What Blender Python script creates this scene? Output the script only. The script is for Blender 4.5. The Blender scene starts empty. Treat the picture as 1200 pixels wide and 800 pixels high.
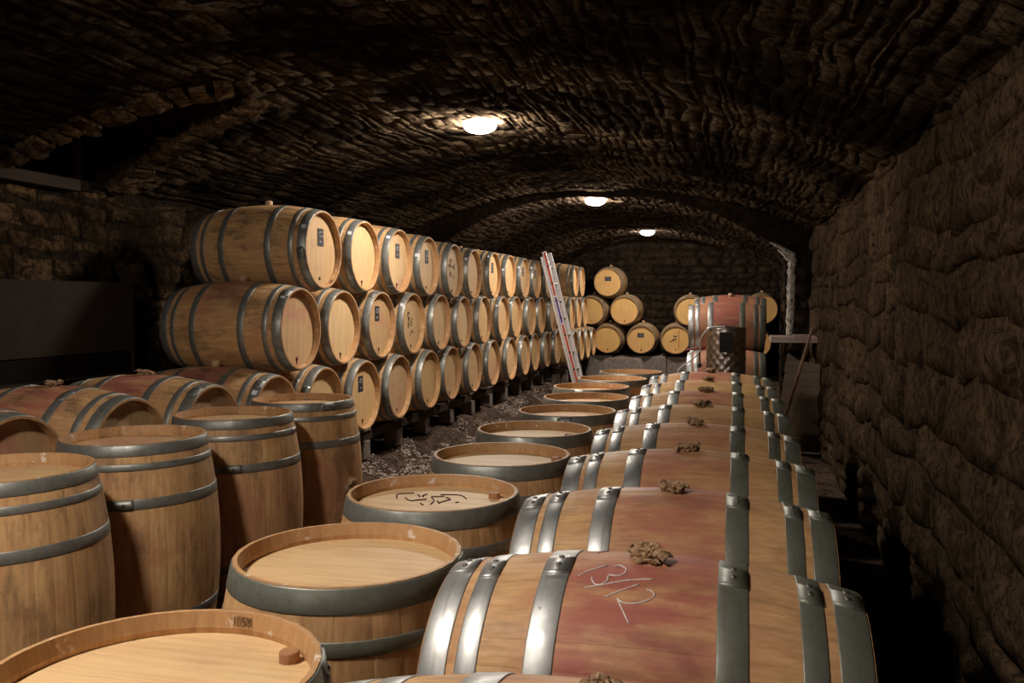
import bpy, bmesh, math, random
from mathutils import Vector, Matrix, noise

PI = math.pi
SC = bpy.context.scene
COL = SC.collection

# ------------------------------------------------------------------ camera, world, exposure
CAM_H = 1.6
YAW = math.atan(261 / math.hypot(1000, 46))
PITCH = math.atan(46 / 1000)
cd = bpy.data.cameras.new('camera')
cd.sensor_width = 36.0
cd.lens = 30.0
cd.clip_start = 0.05
cam = bpy.data.objects.new('camera', cd)
cam.location = (0, 0, CAM_H)
cam.rotation_euler = (PI / 2 - PITCH, 0, YAW)
COL.objects.link(cam)
SC.camera = cam
w = bpy.data.worlds.new('cellar_air')
SC.world = w
w.use_nodes = True
w.node_tree.nodes['Background'].inputs[0].default_value = (0.9, 0.8, 0.7, 1)
w.node_tree.nodes['Background'].inputs[1].default_value = 0.0
SC.view_settings.view_transform = 'Standard'
SC.view_settings.look = 'None'
SC.view_settings.gamma = 1
SC.view_settings.use_curve_mapping = False
SC.view_settings.exposure = 0.0
LAMP_STRENGTH = 430.0
LAMP_COLOR = (1.0, 0.91, 0.80)
LAMPS = [(-1.80, -4.3), (-1.80, 0.90), (-1.985, 6.60), (-1.78, 11.15), (-1.61, 16.3)]

fw_ = Vector((-math.sin(YAW) * math.cos(PITCH), math.cos(YAW) * math.cos(PITCH), -math.sin(PITCH)))
rt_ = Vector((math.cos(YAW), math.sin(YAW), 0))
up_ = rt_.cross(fw_)


def proj(p):
    v = Vector(p) - Vector((0, 0, CAM_H))
    d = v.dot(fw_)
    if d < 0.1:
        return None
    return 600 + 1000 * v.dot(rt_) / d, 400 - 1000 * v.dot(up_) / d, d


# ------------------------------------------------------------------ materials
class NT:
    def __init__(s, name):
        m = bpy.data.materials.new(name)
        m.use_nodes = True
        s.m = m
        s.t = m.node_tree
        s.b = s.t.nodes['Principled BSDF']

    def n(s, typ, **kw):
        nd = s.t.nodes.new(typ)
        for k, v in kw.items():
            if k.startswith('i_'):
                nd.inputs[k[2:].replace('_', ' ')].default_value = v
            else:
                setattr(nd, k, v)
        return nd

    def l(s, a, b):
        s.t.links.new(a, b)

    def noise(s, vec, scale, detail=4, rough=0.55, dist=0.0):
        nd = s.n('ShaderNodeTexNoise')
        nd.inputs['Scale'].default_value = scale
        nd.inputs['Detail'].default_value = detail
        nd.inputs['Roughness'].default_value = rough
        nd.inputs['Distortion'].default_value = dist
        if vec is not None:
            s.l(vec, nd.inputs['Vector'])
        return nd.outputs['Fac']

    def mapv(s, vec, scale=(1, 1, 1), loc=(0, 0, 0)):
        nd = s.n('ShaderNodeMapping')
        nd.inputs['Scale'].default_value = scale
        nd.inputs['Location'].default_value = loc
        s.l(vec, nd.inputs['Vector'])
        return nd.outputs[0]

    def rng(s, v, a, b, c=0.0, d=1.0):
        nd = s.n('ShaderNodeMapRange')
        nd.interpolation_type = 'SMOOTHSTEP'
        s.l(v, nd.inputs[0])
        for i, q in enumerate((a, b, c, d)):
            nd.inputs[i + 1].default_value = q
        return nd.outputs[0]

    def math(s, op, a, b=None):
        nd = s.n('ShaderNodeMath', operation=op)
        for i, q in enumerate((a, b)):
            if q is None:
                continue
            if isinstance(q, (int, float)):
                nd.inputs[i].default_value = q
            else:
                s.l(q, nd.inputs[i])
        return nd.outputs[0]

    def vadd(s, a, b, k=1.0):
        nd = s.n('ShaderNodeVectorMath', operation='MULTIPLY_ADD')
        s.l(b, nd.inputs[0])
        nd.inputs[1].default_value = (k, k, k)
        s.l(a, nd.inputs[2])
        return nd.outputs[0]

    def mix(s, f, a, b, mode='MIX'):
        nd = s.n('ShaderNodeMix', data_type='RGBA', blend_type=mode)
        ins = [i for i in nd.inputs if i.enabled or True]
        for sock, q in ((nd.inputs[0], f), (nd.inputs[6], a), (nd.inputs[7], b)):
            if isinstance(q, (int, float)):
                sock.default_value = q
            elif isinstance(q, tuple):
                sock.default_value = (*q, 1) if len(q) == 3 else q
            else:
                s.l(q, sock)
        return nd.outputs[2]

    def bump(s, h, strength=0.3, dist=0.01):
        nd = s.n('ShaderNodeBump')
        nd.inputs['Strength'].default_value = strength
        nd.inputs['Distance'].default_value = dist
        s.l(h, nd.inputs['Height'])
        s.l(nd.outputs[0], s.b.inputs['Normal'])

    def fin(s, col, rough, metal=0.0, spec=0.2):
        for sock, q in (('Base Color', col), ('Roughness', rough), ('Metallic', metal)):
            if isinstance(q, tuple):
                s.b.inputs[sock].default_value = (*q, 1)
            elif isinstance(q, (int, float)):
                s.b.inputs[sock].default_value = q
            else:
                s.l(q, s.b.inputs[sock])
        if spec is not None:
            s.b.inputs['Specular IOR Level'].default_value = spec
        return s.m


def sepc(t, c):
    nd = t.n('ShaderNodeSeparateColor')
    t.l(c, nd.inputs[0])
    return nd.outputs


def mat_stave():
    """Oak of the barrel body. Object colour: R wine stain, G grime, B how yellow the oak is."""
    t = NT('oak_staves')
    co = t.n('ShaderNodeTexCoord').outputs['Object']
    oi = t.n('ShaderNodeObjectInfo')
    R, G, B = sepc(t, oi.outputs['Color'])
    v = t.vadd(co, oi.outputs['Location'], 3.7)
    grain = t.noise(t.mapv(v, (5, 70, 70)), 1.0, 5, 0.6)
    blot = t.noise(v, 5.0, 4, 0.6, 0.4)
    fine = t.noise(t.mapv(v, (12, 30, 30)), 1.0, 6, 0.7)
    base = t.mix(B, (0.65, 0.39, 0.185), (0.64, 0.42, 0.165))
    base = t.mix(t.rng(grain, 0.3, 0.75), base, (0.45, 0.24, 0.105))
    base = t.mix(t.math('MULTIPLY', oi.outputs['Random'], 0.22), base, (0.33, 0.17, 0.08))
    base = t.mix(t.math('MULTIPLY', t.rng(blot, 0.45, 0.75), 0.45), base, (0.40, 0.16, 0.075))
    # wine stain round the bung, running down over the middle staves
    sx = t.n('ShaderNodeSeparateXYZ')
    t.l(co, sx.inputs[0])
    ax = t.math('ABSOLUTE', sx.outputs[0])
    band = t.rng(t.math('ADD', ax, t.math('MULTIPLY', t.math('SUBTRACT', fine, 0.5), 0.10)), 0.10, 0.30, 1.0, 0.0)
    ht = t.rng(t.math('ADD', sx.outputs[2], t.math('MULTIPLY', t.math('SUBTRACT', blot, 0.5), 0.7)), -0.08, 0.30)
    st = t.math('MULTIPLY', t.math('MULTIPLY', band, ht), R)
    st = t.math('MULTIPLY', st, t.rng(t.noise(t.mapv(v, (4, 16, 16)), 1.0, 5, 0.65), 0.32, 0.60, 0.22, 1.0))
    st = t.math('MAXIMUM', st, t.math('MULTIPLY', t.rng(R, 1.3, 1.6, 0.0, 0.75), t.rng(blot, 0.25, 0.7, 1.0, 0.6)))
    base = t.mix(st, base, (0.37, 0.12, 0.090))
    # hand grime and mould
    gm = t.rng(t.noise(t.mapv(v, (3.2, 8, 8)), 1.0, 6, 0.72), 0.49, 0.64)
    base = t.mix(t.math('MULTIPLY', t.math('MULTIPLY', gm, G), 0.85), base, (0.060, 0.040, 0.028))
    base = t.mix(t.math('MULTIPLY', t.rng(fine, 0.62, 0.78), 0.35), base, (0.10, 0.055, 0.03))
    # worn end grain and groove: browner, with pale crusts
    chm = t.rng(ax, 0.440, 0.450)
    base = t.mix(t.math('MULTIPLY', chm, 0.55), base, (0.38, 0.20, 0.085))
    base = t.mix(t.math('MULTIPLY', chm, t.math('MULTIPLY', t.rng(t.noise(v, 21, 4, 0.65), 0.60, 0.68), 0.6)), base, (0.75, 0.68, 0.60))
    t.bump(grain, 0.25, 0.002)
    return t.fin(base, t.rng(blot, 0.2, 0.8, 0.48, 0.7), spec=0.35)


def mat_head():
    t = NT('oak_heads')
    co = t.n('ShaderNodeTexCoord').outputs['Object']
    oi = t.n('ShaderNodeObjectInfo')
    R, G, B = sepc(t, oi.outputs['Color'])
    v = t.vadd(co, oi.outputs['Location'], 2.3)
    grain = t.noise(t.mapv(v, (40, 60, 4)), 1.0, 5, 0.6, 0.3)
    blot = t.noise(v, 7.0, 5, 0.65)
    base = t.mix(B, (0.74, 0.52, 0.285), (0.70, 0.41, 0.115))
    base = t.mix(t.math('MULTIPLY', t.rng(grain, 0.35, 0.8), 0.55), base, (0.44, 0.25, 0.11))
    base = t.mix(t.math('MULTIPLY', oi.outputs['Random'], 0.12), base, (0.42, 0.24, 0.12))
    base = t.mix(t.math('MULTIPLY', t.rng(blot, 0.52, 0.8), t.math('MULTIPLY', G, 0.9)), base, (0.20, 0.11, 0.06))
    base = t.mix(t.math('MULTIPLY', G, 0.75), base, (0.40, 0.245, 0.135))
    pk = t.rng(t.noise(v, 3.5, 3, 0.5), 0.46, 0.66)
    base = t.mix(t.math('MULTIPLY', t.math('MULTIPLY', pk, R), 0.6), base, (0.50, 0.17, 0.15))
    t.bump(grain, 0.2, 0.0015)
    return t.fin(base, 0.55, spec=0.35)


def mat_hoop(name, tint, dark, metal=0.9):
    t = NT(name)
    co = t.n('ShaderNodeTexCoord').outputs['Object']
    oi = t.n('ShaderNodeObjectInfo')
    v = t.vadd(co, oi.outputs['Location'], 5.1)
    a = t.noise(v, 14, 6, 0.7)
    b = t.noise(t.mapv(v, (60, 3, 3)), 1, 4, 0.6)
    c = t.mix(t.rng(a, 0.3, 0.75), tint, dark)
    c = t.mix(t.math('MULTIPLY', t.rng(b, 0.55, 0.8), 0.5), c, (0.10, 0.085, 0.06))
    c = t.mix(t.math('MULTIPLY', t.rng(t.noise(v, 30, 4, 0.7), 0.66, 0.74), 0.7), c, (0.06, 0.045, 0.035))
    t.bump(a, 0.08, 0.002)
    return t.fin(c, t.rng(a, 0.25, 0.8, 0.38, 0.58), t.rng(a, 0.4, 0.9, metal, metal * .7), spec=.5)


def mat_simple(name, c1, c2, scale=20, rough=0.7, metal=0.0, bump=0.2, dist=0.004, stretch=(1, 1, 1)):
    t = NT(name)
    co = t.n('ShaderNodeTexCoord').outputs['Object']
    a = t.noise(t.mapv(co, stretch), scale, 5, 0.65)
    c = t.mix(t.rng(a, 0.3, 0.72), c1, c2)
    if bump:
        t.bump(a, bump, dist)
    return t.fin(c, rough, metal)


def mat_stone(name, tones, soot, moss=0.0, bscale=1.0, sheen=0.75):
    """Rubble stone: several tones picked per patch in world space, soot, fine pitting."""
    t = NT(name)
    g = t.n('ShaderNodeNewGeometry').outputs['Position']
    oi = t.n('ShaderNodeObjectInfo')
    big = t.noise(g, 0.9, 4, 0.6)
    mid = t.noise(g, 4.5, 5, 0.65, 0.5)
    fin = t.noise(g, 26, 6, 0.75)
    vf = t.noise(g, 90, 4, 0.8)
    c = t.mix(t.rng(mid, 0.3, 0.7), tones[0], tones[1])
    c = t.mix(t.math('MULTIPLY', oi.outputs['Random'], 0.35), c, tones[2])
    c = t.mix(t.rng(big, 0.40, 0.60, 0.0, soot), c, (0.012, 0.009, 0.007))
    c = t.mix(t.math('MULTIPLY', t.rng(fin, 0.46, 0.66), 0.8), c, (0.012, 0.009, 0.007))
    sp = t.rng(vf, 0.70, 0.78)
    c = t.mix(t.math('MULTIPLY', sp, 0.5), c, (0.40, 0.36, 0.30))
    if moss:
        c = t.mix(t.math('MULTIPLY', t.rng(t.noise(g, 1.7, 4, 0.6), 0.55, 0.7), moss), c, (0.03, 0.04, 0.02))
    rub = t.noise(g, 11, 5, 0.7, 1.2)
    h = t.math('ADD', t.math('MULTIPLY', fin, 1.1), t.math('MULTIPLY', mid, 0.5))
    h = t.math('ADD', h, t.math('MULTIPLY', rub, 1.3))
    h = t.math('ADD', h, t.math('MULTIPLY', vf, 0.30))
    c = t.mix(t.rng(rub, 0.36, 0.56, 0.75, 0.0), c, (0.014, 0.010, 0.008))
    t.bump(h, bscale, 0.05)
    return t.fin(c, sheen, spec=0.0)


M = {}
M['stave'] = mat_stave()
M['head'] = mat_head()
M['hoop'] = mat_hoop('galvanised_hoop', (0.31, 0.31, 0.285), (0.17, 0.17, 0.15), 0.65)
M['hoop_bright'] = mat_hoop('polished_galvanised_hoop', (0.56, 0.56, 0.55), (0.38, 0.38, 0.37))
M['hoop_mossy_shaded'] = mat_hoop('shaded_mouldy_hoop', (0.21, 0.215, 0.19), (0.13, 0.13, 0.085), 0.45)  # greenish mould, with the shade on wall-side hoops also painted into the colour
M['rivet'] = mat_simple('dark_rivet_steel', (0.10, 0.09, 0.08), (0.2, 0.19, 0.18), 60, 0.45, 0.8, 0)
M['bung'] = mat_simple('pale_wood_bung', (0.55, 0.38, 0.22), (0.42, 0.26, 0.14), 40, 0.6)
M['cork'] = mat_simple('brown_wood_bung', (0.42, 0.22, 0.11), (0.30, 0.14, 0.07), 40, 0.6)
M['tap'] = mat_simple('wine_stained_tap_bung', (0.12, 0.03, 0.025), (0.05, 0.015, 0.012), 80, 0.5)
M['burlap'] = mat_simple('burlap_cloth', (0.44, 0.28, 0.16), (0.18, 0.10, 0.055), 60, 0.9, 0, 0.6, 0.004)
M['mark'] = mat_simple('burnt_brand_mark', (0.035, 0.02, 0.018), (0.06, 0.03, 0.03), 60, 0.8, 0, 0)
M['chalk'] = mat_simple('white_chalk', (0.80, 0.78, 0.76), (0.55, 0.45, 0.43), 160, 0.9, 0, 0)
M['redline'] = mat_simple('red_wine_line', (0.35, 0.06, 0.03), (0.25, 0.04, 0.02), 60, 0.7, 0, 0)
M['slate'] = mat_simple('black_slate_label', (0.028, 0.026, 0.030), (0.045, 0.042, 0.048), 50, 0.5, 0, 0)
M['white'] = mat_simple('white_paper_sticker', (0.75, 0.75, 0.76), (0.62, 0.62, 0.64), 90, 0.6, 0, 0)
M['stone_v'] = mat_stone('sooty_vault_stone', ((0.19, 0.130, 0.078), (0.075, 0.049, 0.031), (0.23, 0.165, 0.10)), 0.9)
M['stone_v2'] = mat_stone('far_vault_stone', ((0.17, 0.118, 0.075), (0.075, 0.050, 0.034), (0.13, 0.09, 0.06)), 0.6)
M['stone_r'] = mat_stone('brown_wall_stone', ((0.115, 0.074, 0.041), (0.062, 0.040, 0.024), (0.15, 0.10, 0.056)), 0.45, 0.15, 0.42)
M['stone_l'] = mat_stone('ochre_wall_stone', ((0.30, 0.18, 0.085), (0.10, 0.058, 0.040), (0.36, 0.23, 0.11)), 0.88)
M['mortar'] = mat_stone('dark_mortar', ((0.085, 0.058, 0.037), (0.045, 0.030, 0.020), (0.06, 0.04, 0.026)), 0.6)
M['stone_e'] = mat_stone('end_wall_stone', ((0.085, 0.06, 0.04), (0.040, 0.028, 0.020), (0.12, 0.085, 0.055)), 0.5, 0, 0.6)
M['floor'] = mat_stone('trodden_earth_floor', ((0.17, 0.115, 0.085), (0.10, 0.068, 0.052), (0.2, 0.14, 0.1)), 0.3, 0, 0.5, 0.6)
M['gravel'] = mat_simple('pale_gravel', (0.46, 0.38, 0.32), (0.15, 0.10, 0.075), 9, 0.85, 0, 0)
M['concrete'] = mat_simple('grey_concrete', (0.24, 0.20, 0.17), (0.13, 0.105, 0.09), 14, 0.85, 0, 0.4, 0.01)
M['darkwood'] = mat_simple('dark_old_timber', (0.060, 0.036, 0.024), (0.028, 0.017, 0.012), 9, 0.8, 0, 0.4, 0.01, (1, .2, 1))
M['redwood'] = mat_simple('reddish_old_board', (0.085, 0.030, 0.018), (0.04, 0.016, 0.011), 9, 0.8, 0, 0.4, 0.01, (1, .2, 1))
M['sill'] = mat_simple('worn_sill_timber', (0.040, 0.024, 0.013), (0.018, 0.011, 0.007), 9, 0.8, 0, 0.4, 0.01, (1, .2, 1))
M['greywood'] = mat_simple('weathered_board', (0.17, 0.125, 0.09), (0.075, 0.055, 0.04), 8, 0.85, 0, 0.3, 0.008, (.25, 1, 1))
M['shelfwood'] = mat_simple('pale_shelf_board', (0.42, 0.32, 0.29), (0.26, 0.18, 0.15), 10, 0.7, 0, 0.2, 0.004, (.3, 1, 1))
M['stick'] = mat_simple('brown_stick_wood', (0.22, 0.12, 0.07), (0.12, 0.06, 0.035), 12, 0.7)
M['casing'] = mat_simple('dark_enamel_casing', (0.034, 0.023, 0.016), (0.024, 0.017, 0.012), 7, 0.8, 0.0, 0.1, 0.002)
M['casing'].node_tree.nodes['Principled BSDF'].inputs['Specular IOR Level'].default_value = 0.12
M['slat'] = mat_simple('dark_grille_slat', (0.035, 0.026, 0.021), (0.02, 0.015, 0.012), 12, 0.5, 0.3, 0)
M['black'] = mat_simple('matt_black', (0.006, 0.006, 0.006), (0.012, 0.011, 0.01), 12, 0.8, 0, 0)
M['lampbase'] = mat_simple('white_lamp_base', (0.6, 0.6, 0.6), (0.5, 0.5, 0.5), 12, 0.5, 0, 0)
M['alu'] = mat_simple('ladder_aluminium', (0.75, 0.70, 0.69), (0.60, 0.55, 0.54), 22, 0.38, 0.25, 0)
M['ladred'] = mat_simple('red_stripe', (0.50, 0.07, 0.035), (0.42, 0.06, 0.03), 22, 0.5, 0, 0)
M['ladpur'] = mat_simple('violet_stripe', (0.13, 0.07, 0.30), (0.10, 0.05, 0.22), 22, 0.5, 0, 0)
M['rubber'] = mat_simple('black_rubber', (0.02, 0.02, 0.02), (0.03, 0.03, 0.03), 22, 0.8, 0, 0)
M['steel'] = mat_simple('quilted_stainless', (0.42, 0.37, 0.33), (0.32, 0.27, 0.24), 12, 0.33, 0.95, 0)
M['hosew'] = mat_simple('clear_hose', (0.62, 0.58, 0.58), (0.5, 0.45, 0.45), 22, 0.3, 0, 0)
M['hoser'] = mat_simple('wine_red_hose', (0.22, 0.02, 0.02), (0.16, 0.015, 0.015), 22, 0.35, 0, 0)
M['lime'] = mat_simple('white_lime_crust', (0.66, 0.60, 0.54), (0.10, 0.075, 0.05), 34, 0.9, 0, 0.6, 0.02, (1, 1, .5))
tt = NT('lamp_glow')
tt.b.inputs['Base Color'].default_value = (1, 1, 1, 1)
tt.b.inputs['Emission Color'].default_value = (*LAMP_COLOR, 1)
tt.b.inputs['Emission Strength'].default_value = LAMP_STRENGTH
M['glow'] = tt.m


# ------------------------------------------------------------------ helpers
def link(name, me, parent=None, mat=None):
    o = bpy.data.objects.new(name, me)
    COL.objects.link(o)
    if parent is not None:
        o.parent = parent
    if mat is not None and me is not None and len(me.materials) == 0:
        me.materials.append(M[mat])
    return o


def mesh(name, verts, faces, smooth=False, mat=None):
    me = bpy.data.meshes.new(name)
    me.from_pydata([tuple(v) for v in verts], [], faces)
    me.update()
    if smooth:
        me.polygons.foreach_set('use_smooth', [True] * len(me.polygons))
    if mat:
        me.materials.append(M[mat])
    return me


def empty(name, loc, rot=(0, 0, 0), label=None, cat=None, group=None):
    o = bpy.data.objects.new(name, None)
    o.location = loc
    o.rotation_euler = rot
    o.empty_display_size = 0.1
    COL.objects.link(o)
    tag(o, label, cat, group)
    return o


def tag(o, label=None, cat=None, group=None, kind=None):
    if label:
        o['label'] = label
    if cat:
        o['category'] = cat
    if group:
        o['group'] = group
    if kind:
        o['kind'] = kind
    return o


class MB:
    """collects simple solids into one mesh"""
    def __init__(s):
        s.v, s.f = [], []

    def add(s, v, f):
        k = len(s.v)
        s.v += [tuple(q) for q in v]
        s.f += [tuple(i + k for i in q) for q in f]
        return s

    def box(s, a, b, bev=0.0):
        x0, y0, z0 = a
        x1, y1, z1 = b
        if bev <= 0:
            v = [(x, y, z) for x in (x0, x1) for y in (y0, y1) for z in (z0, z1)]
            return s.add(v, [(0, 1, 3, 2), (4, 6, 7, 5), (0, 4, 5, 1), (2, 3, 7, 6), (0, 2, 6, 4), (1, 5, 7, 3)])
        bm = bmesh.new()
        bmesh.ops.create_cube(bm, size=1)
        for q in bm.verts:
            q.co = ((x0 + x1) / 2 + q.co.x * (x1 - x0), (y0 + y1) / 2 + q.co.y * (y1 - y0), (z0 + z1) / 2 + q.co.z * (z1 - z0))
        bmesh.ops.bevel(bm, geom=bm.edges[:], offset=bev, segments=2, affect='EDGES', profile=0.5)
        bm.verts.index_update()
        s.add([tuple(q.co) for q in bm.verts], [tuple(q.index for q in f.verts) for f in bm.faces])
        bm.free()
        return s

    def tube(s, pts, r, n=8, caps=True):
        pts = [Vector(p) for p in pts]
        rs = r if isinstance(r, (list, tuple)) else [r] * len(pts)
        rings = []
        ref = Vector((0.13, 0.31, 0.94))
        for i, p in enumerate(pts):
            d = (pts[min(i + 1, len(pts) - 1)] - pts[max(i - 1, 0)]).normalized()
            a = d.cross(ref)
            if a.length < 0.05:
                a = d.cross(Vector((1, 0, 0)))
            a.normalize()
            b = d.cross(a)
            rings.append([p + (a * math.cos(2 * PI * k / n) + b * math.sin(2 * PI * k / n)) * rs[i] for k in range(n)])
        v = [q for ring in rings for q in ring]
        f = []
        for i in range(len(pts) - 1):
            for k in range(n):
                f.append((i * n + k, i * n + (k + 1) % n, (i + 1) * n + (k + 1) % n, (i + 1) * n + k))
        if caps:
            f.append(tuple(range(n))[::-1])
            f.append(tuple((len(pts) - 1) * n + k for k in range(n)))
        return s.add(v, f)

    def lathe(s, prof, n=24, axis='z', c=(0, 0, 0)):
        v = []
        for r, h in prof:
            for k in range(n):
                a = 2 * PI * k / n
                x, y = r * math.cos(a), r * math.sin(a)
                v.append((c[0] + x, c[1] + y, c[2] + h) if axis == 'z' else (c[0] + h, c[1] + x, c[2] + y))
        f = []
        for i in range(len(prof) - 1):
            for k in range(n):
                f.append((i * n + k, i * n + (k + 1) % n, (i + 1) * n + (k + 1) % n, (i + 1) * n + k))
        f.append(tuple(range(n))[::-1])
        f.append(tuple((len(prof) - 1) * n + k for k in range(n)))
        return s.add(v, f)

    def me(s, name, mat=None, smooth=False):
        return mesh(name, s.v, s.f, smooth, mat)

    def obj(s, name, mat, parent=None, smooth=False):
        return link(name, s.me(name, mat, smooth), parent)


def smoothcurve(pts, k=6):
    P = [Vector(p) for p in pts]
    if len(P) < 3:
        return P
    out = []
    for i in range(len(P) - 1):
        p0, p1, p2, p3 = P[max(i - 1, 0)], P[i], P[i + 1], P[min(i + 2, len(P) - 1)]
        for j in range(k):
            t = j / k
            out.append(0.5 * ((2 * p1) + (-p0 + p2) * t + (2 * p0 - 5 * p1 + 4 * p2 - p3) * t * t + (-p0 + 3 * p1 - 3 * p2 + p3) * t ** 3))
    out.append(P[-1])
    return out


# ------------------------------------------------------------------ the vaulted shell
VX = -1.82      # axis of the tunnel


def xr2(Y):
    """right wall of the far sections: it slants outwards behind the pier"""
    return 0.60 + 0.044 * (Y - 11.0)


def vault_z(X, Y, half, spring, crown, p=2.3):
    if half < 2.5 and X > VX:
        half = xr2(Y) - VX
    t = min(1.0, abs(X - VX) / half)
    z = spring + (crown - spring) * (1 - t ** p)
    return z + 0.035 * noise.noise(Vector((X * 0.9, Y * 0.7, 3.1))) + 0.02 * noise.noise(Vector((X * 2.2, Y * 1.9, 7.1)))


SEC = {1: (2.73, 2.44, 3.04), 2: (2.30, 2.20, 2.97), 3: (2.28, 2.21, 2.95)}
LUN = (4.45, 5.45)                 # window recess in the left haunch, from Y to Y


def lun_z(Y):
    c, h = (LUN[0] + LUN[1]) / 2, (LUN[1] - LUN[0]) / 2
    t = min(1.0, abs(Y - c) / h)
    return 2.44 + 0.50 * (1 - t ** 2.2)


def in_lun(X, Y, z):
    return LUN[0] < Y < LUN[1] and X < -2.6 and lun_z(Y) > z


def arc_pts(sec, n):
    half, sp, cr = SEC[sec]
    raw = []
    m = 400
    for i in range(m + 1):
        a = PI * i / m
        t = -math.cos(a)
        raw.append((VX + half * t, sp + (cr - sp) * (1 - abs(t) ** 2.3)))
    L = [0]
    for a, b in zip(raw, raw[1:]):
        L.append(L[-1] + math.dist(a, b))
    return raw, L


ARC = {k: arc_pts(k, 0) for k in SEC}


def arc_at(sec, s):
    raw, L = ARC[sec]
    s = max(0, min(L[-1], s))
    lo, hi = 0, len(L) - 1
    while hi - lo > 1:
        mid = (lo + hi) // 2
        if L[mid] <= s:
            lo = mid
        else:
            hi = mid
    t = (s - L[lo]) / max(1e-9, L[hi] - L[lo])
    return raw[lo][0] + (raw[hi][0] - raw[lo][0]) * t


def surf_vault(sec):
    half, sp, cr = SEC[sec]

    def S(u, v):
        X = arc_at(sec, u)
        if sec > 1 and X > VX:
            X = VX + (X - VX) / half * (xr2(v) - VX)
        return Vector((X, v, vault_z(X, v, half, sp, cr)))
    return S


def surf_wall(X, side):
    def S(u, v):                    # u = Y, v = Z
        d = 0.05 * noise.noise(Vector((u * 0.6, v * 0.8, X))) + 0.03 * noise.noise(Vector((u * 1.7, v * 2.1, X + 4)))
        return Vector((X + d * side, u, v))
    return S


def surf_end(Y, sg=1):
    def S(u, v):
        return Vector((u, Y + 0.05 * noise.noise(Vector((u * .8, v * .9, Y))), v))
    return S


def grid(name, S, us, vs, mat, keep=None, parent=None):
    v = [S(a, b) for a in us for b in vs]
    nv = len(vs)
    f = []
    for i in range(len(us) - 1):
        for j in range(nv - 1):
            q = (i * nv + j, i * nv + j + 1, (i + 1) * nv + j + 1, (i + 1) * nv + j)
            if keep:
                c = sum((v[k] for k in q), Vector()) / 4
                if not keep(c):
                    continue
            f.append(q)
    return link(name, mesh(name, v, f, True, mat), parent)


def lin(a, b, n):
    return [a + (b - a) * i / n for i in range(n + 1)]


def stone_geo(S, sgn, u0, u1, v0, v1, h, rnd, gap, jit=0.18):
    """one rough stone on the surface S between two parameter ranges; S's normal times sgn points into the room"""
    N = 4
    du, dv = u1 - u0, v1 - v0
    g = gap
    cr = [(rnd.uniform(0, jit), rnd.uniform(0, jit)) for _ in range(4)]
    cu, cv = (u0 + u1) / 2, (v0 + v1) / 2
    e = 0.02
    p0 = S(cu, cv)
    nrm = (S(cu + e, cv) - p0).cross(S(cu, cv + e) - p0).normalized() * sgn
    front, rim = [], []
    tilt = (rnd.uniform(-.35, .35) * h, rnd.uniform(-.35, .35) * h)
    for i in range(N):
        for j in range(N):
            a, b = i / (N - 1), j / (N - 1)
            # corner cut: bilinear of four jittered corners
            k = [cr[0], cr[1], cr[2], cr[3]]
            wu = (1 - a) * (1 - b) * k[0][0] + (1 - a) * b * k[1][0] - a * (1 - b) * k[2][0] - a * b * k[3][0]
            wv = (1 - a) * (1 - b) * k[0][1] - (1 - a) * b * k[1][1] + a * (1 - b) * k[2][1] - a * b * k[3][1]
            edge = i in (0, N - 1) or j in (0, N - 1)
            uu = u0 + g + (du - 2 * g) * a + wu * min(du, dv)
            vv = v0 + g + (dv - 2 * g) * b + wv * min(du, dv)
            if edge:
                uu += rnd.uniform(-.06, .06) * min(du, dv)
                vv += rnd.uniform(-.06, .06) * min(du, dv)
            hh = h * (0.45 if edge else 1.0) + tilt[0] * (a - .5) * 2 + tilt[1] * (b - .5) * 2 + (0 if edge else rnd.uniform(-.3, .3) * h)
            P = S(uu, vv)
            front.append(P + nrm * hh)
            if edge:
                rim.append((i, j, P + nrm * (-0.025)))
    idx = {(i, j): i * N + j for i in range(N) for j in range(N)}
    v = front[:]
    ring = [(i, 0) for i in range(N)] + [(N - 1, j) for j in range(1, N)] + [(i, N - 1) for i in range(N - 2, -1, -1)] + [(0, j) for j in range(N - 2, 0, -1)]
    rb = {}
    for i, j, P in rim:
        rb[(i, j)] = len(v)
        v.append(P)
    f = []
    for i in range(N - 1):
        for j in range(N - 1):
            f.append((idx[i, j], idx[i + 1, j], idx[i + 1, j + 1], idx[i, j + 1]))
    for q in range(len(ring)):
        a, b = ring[q], ring[(q + 1) % len(ring)]
        f.append((idx[b], idx[a], rb[a], rb[b]))
    if sgn < 0:
        f = [tuple(reversed(q)) for q in f]
    return v, f, p0, du, dv


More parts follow.
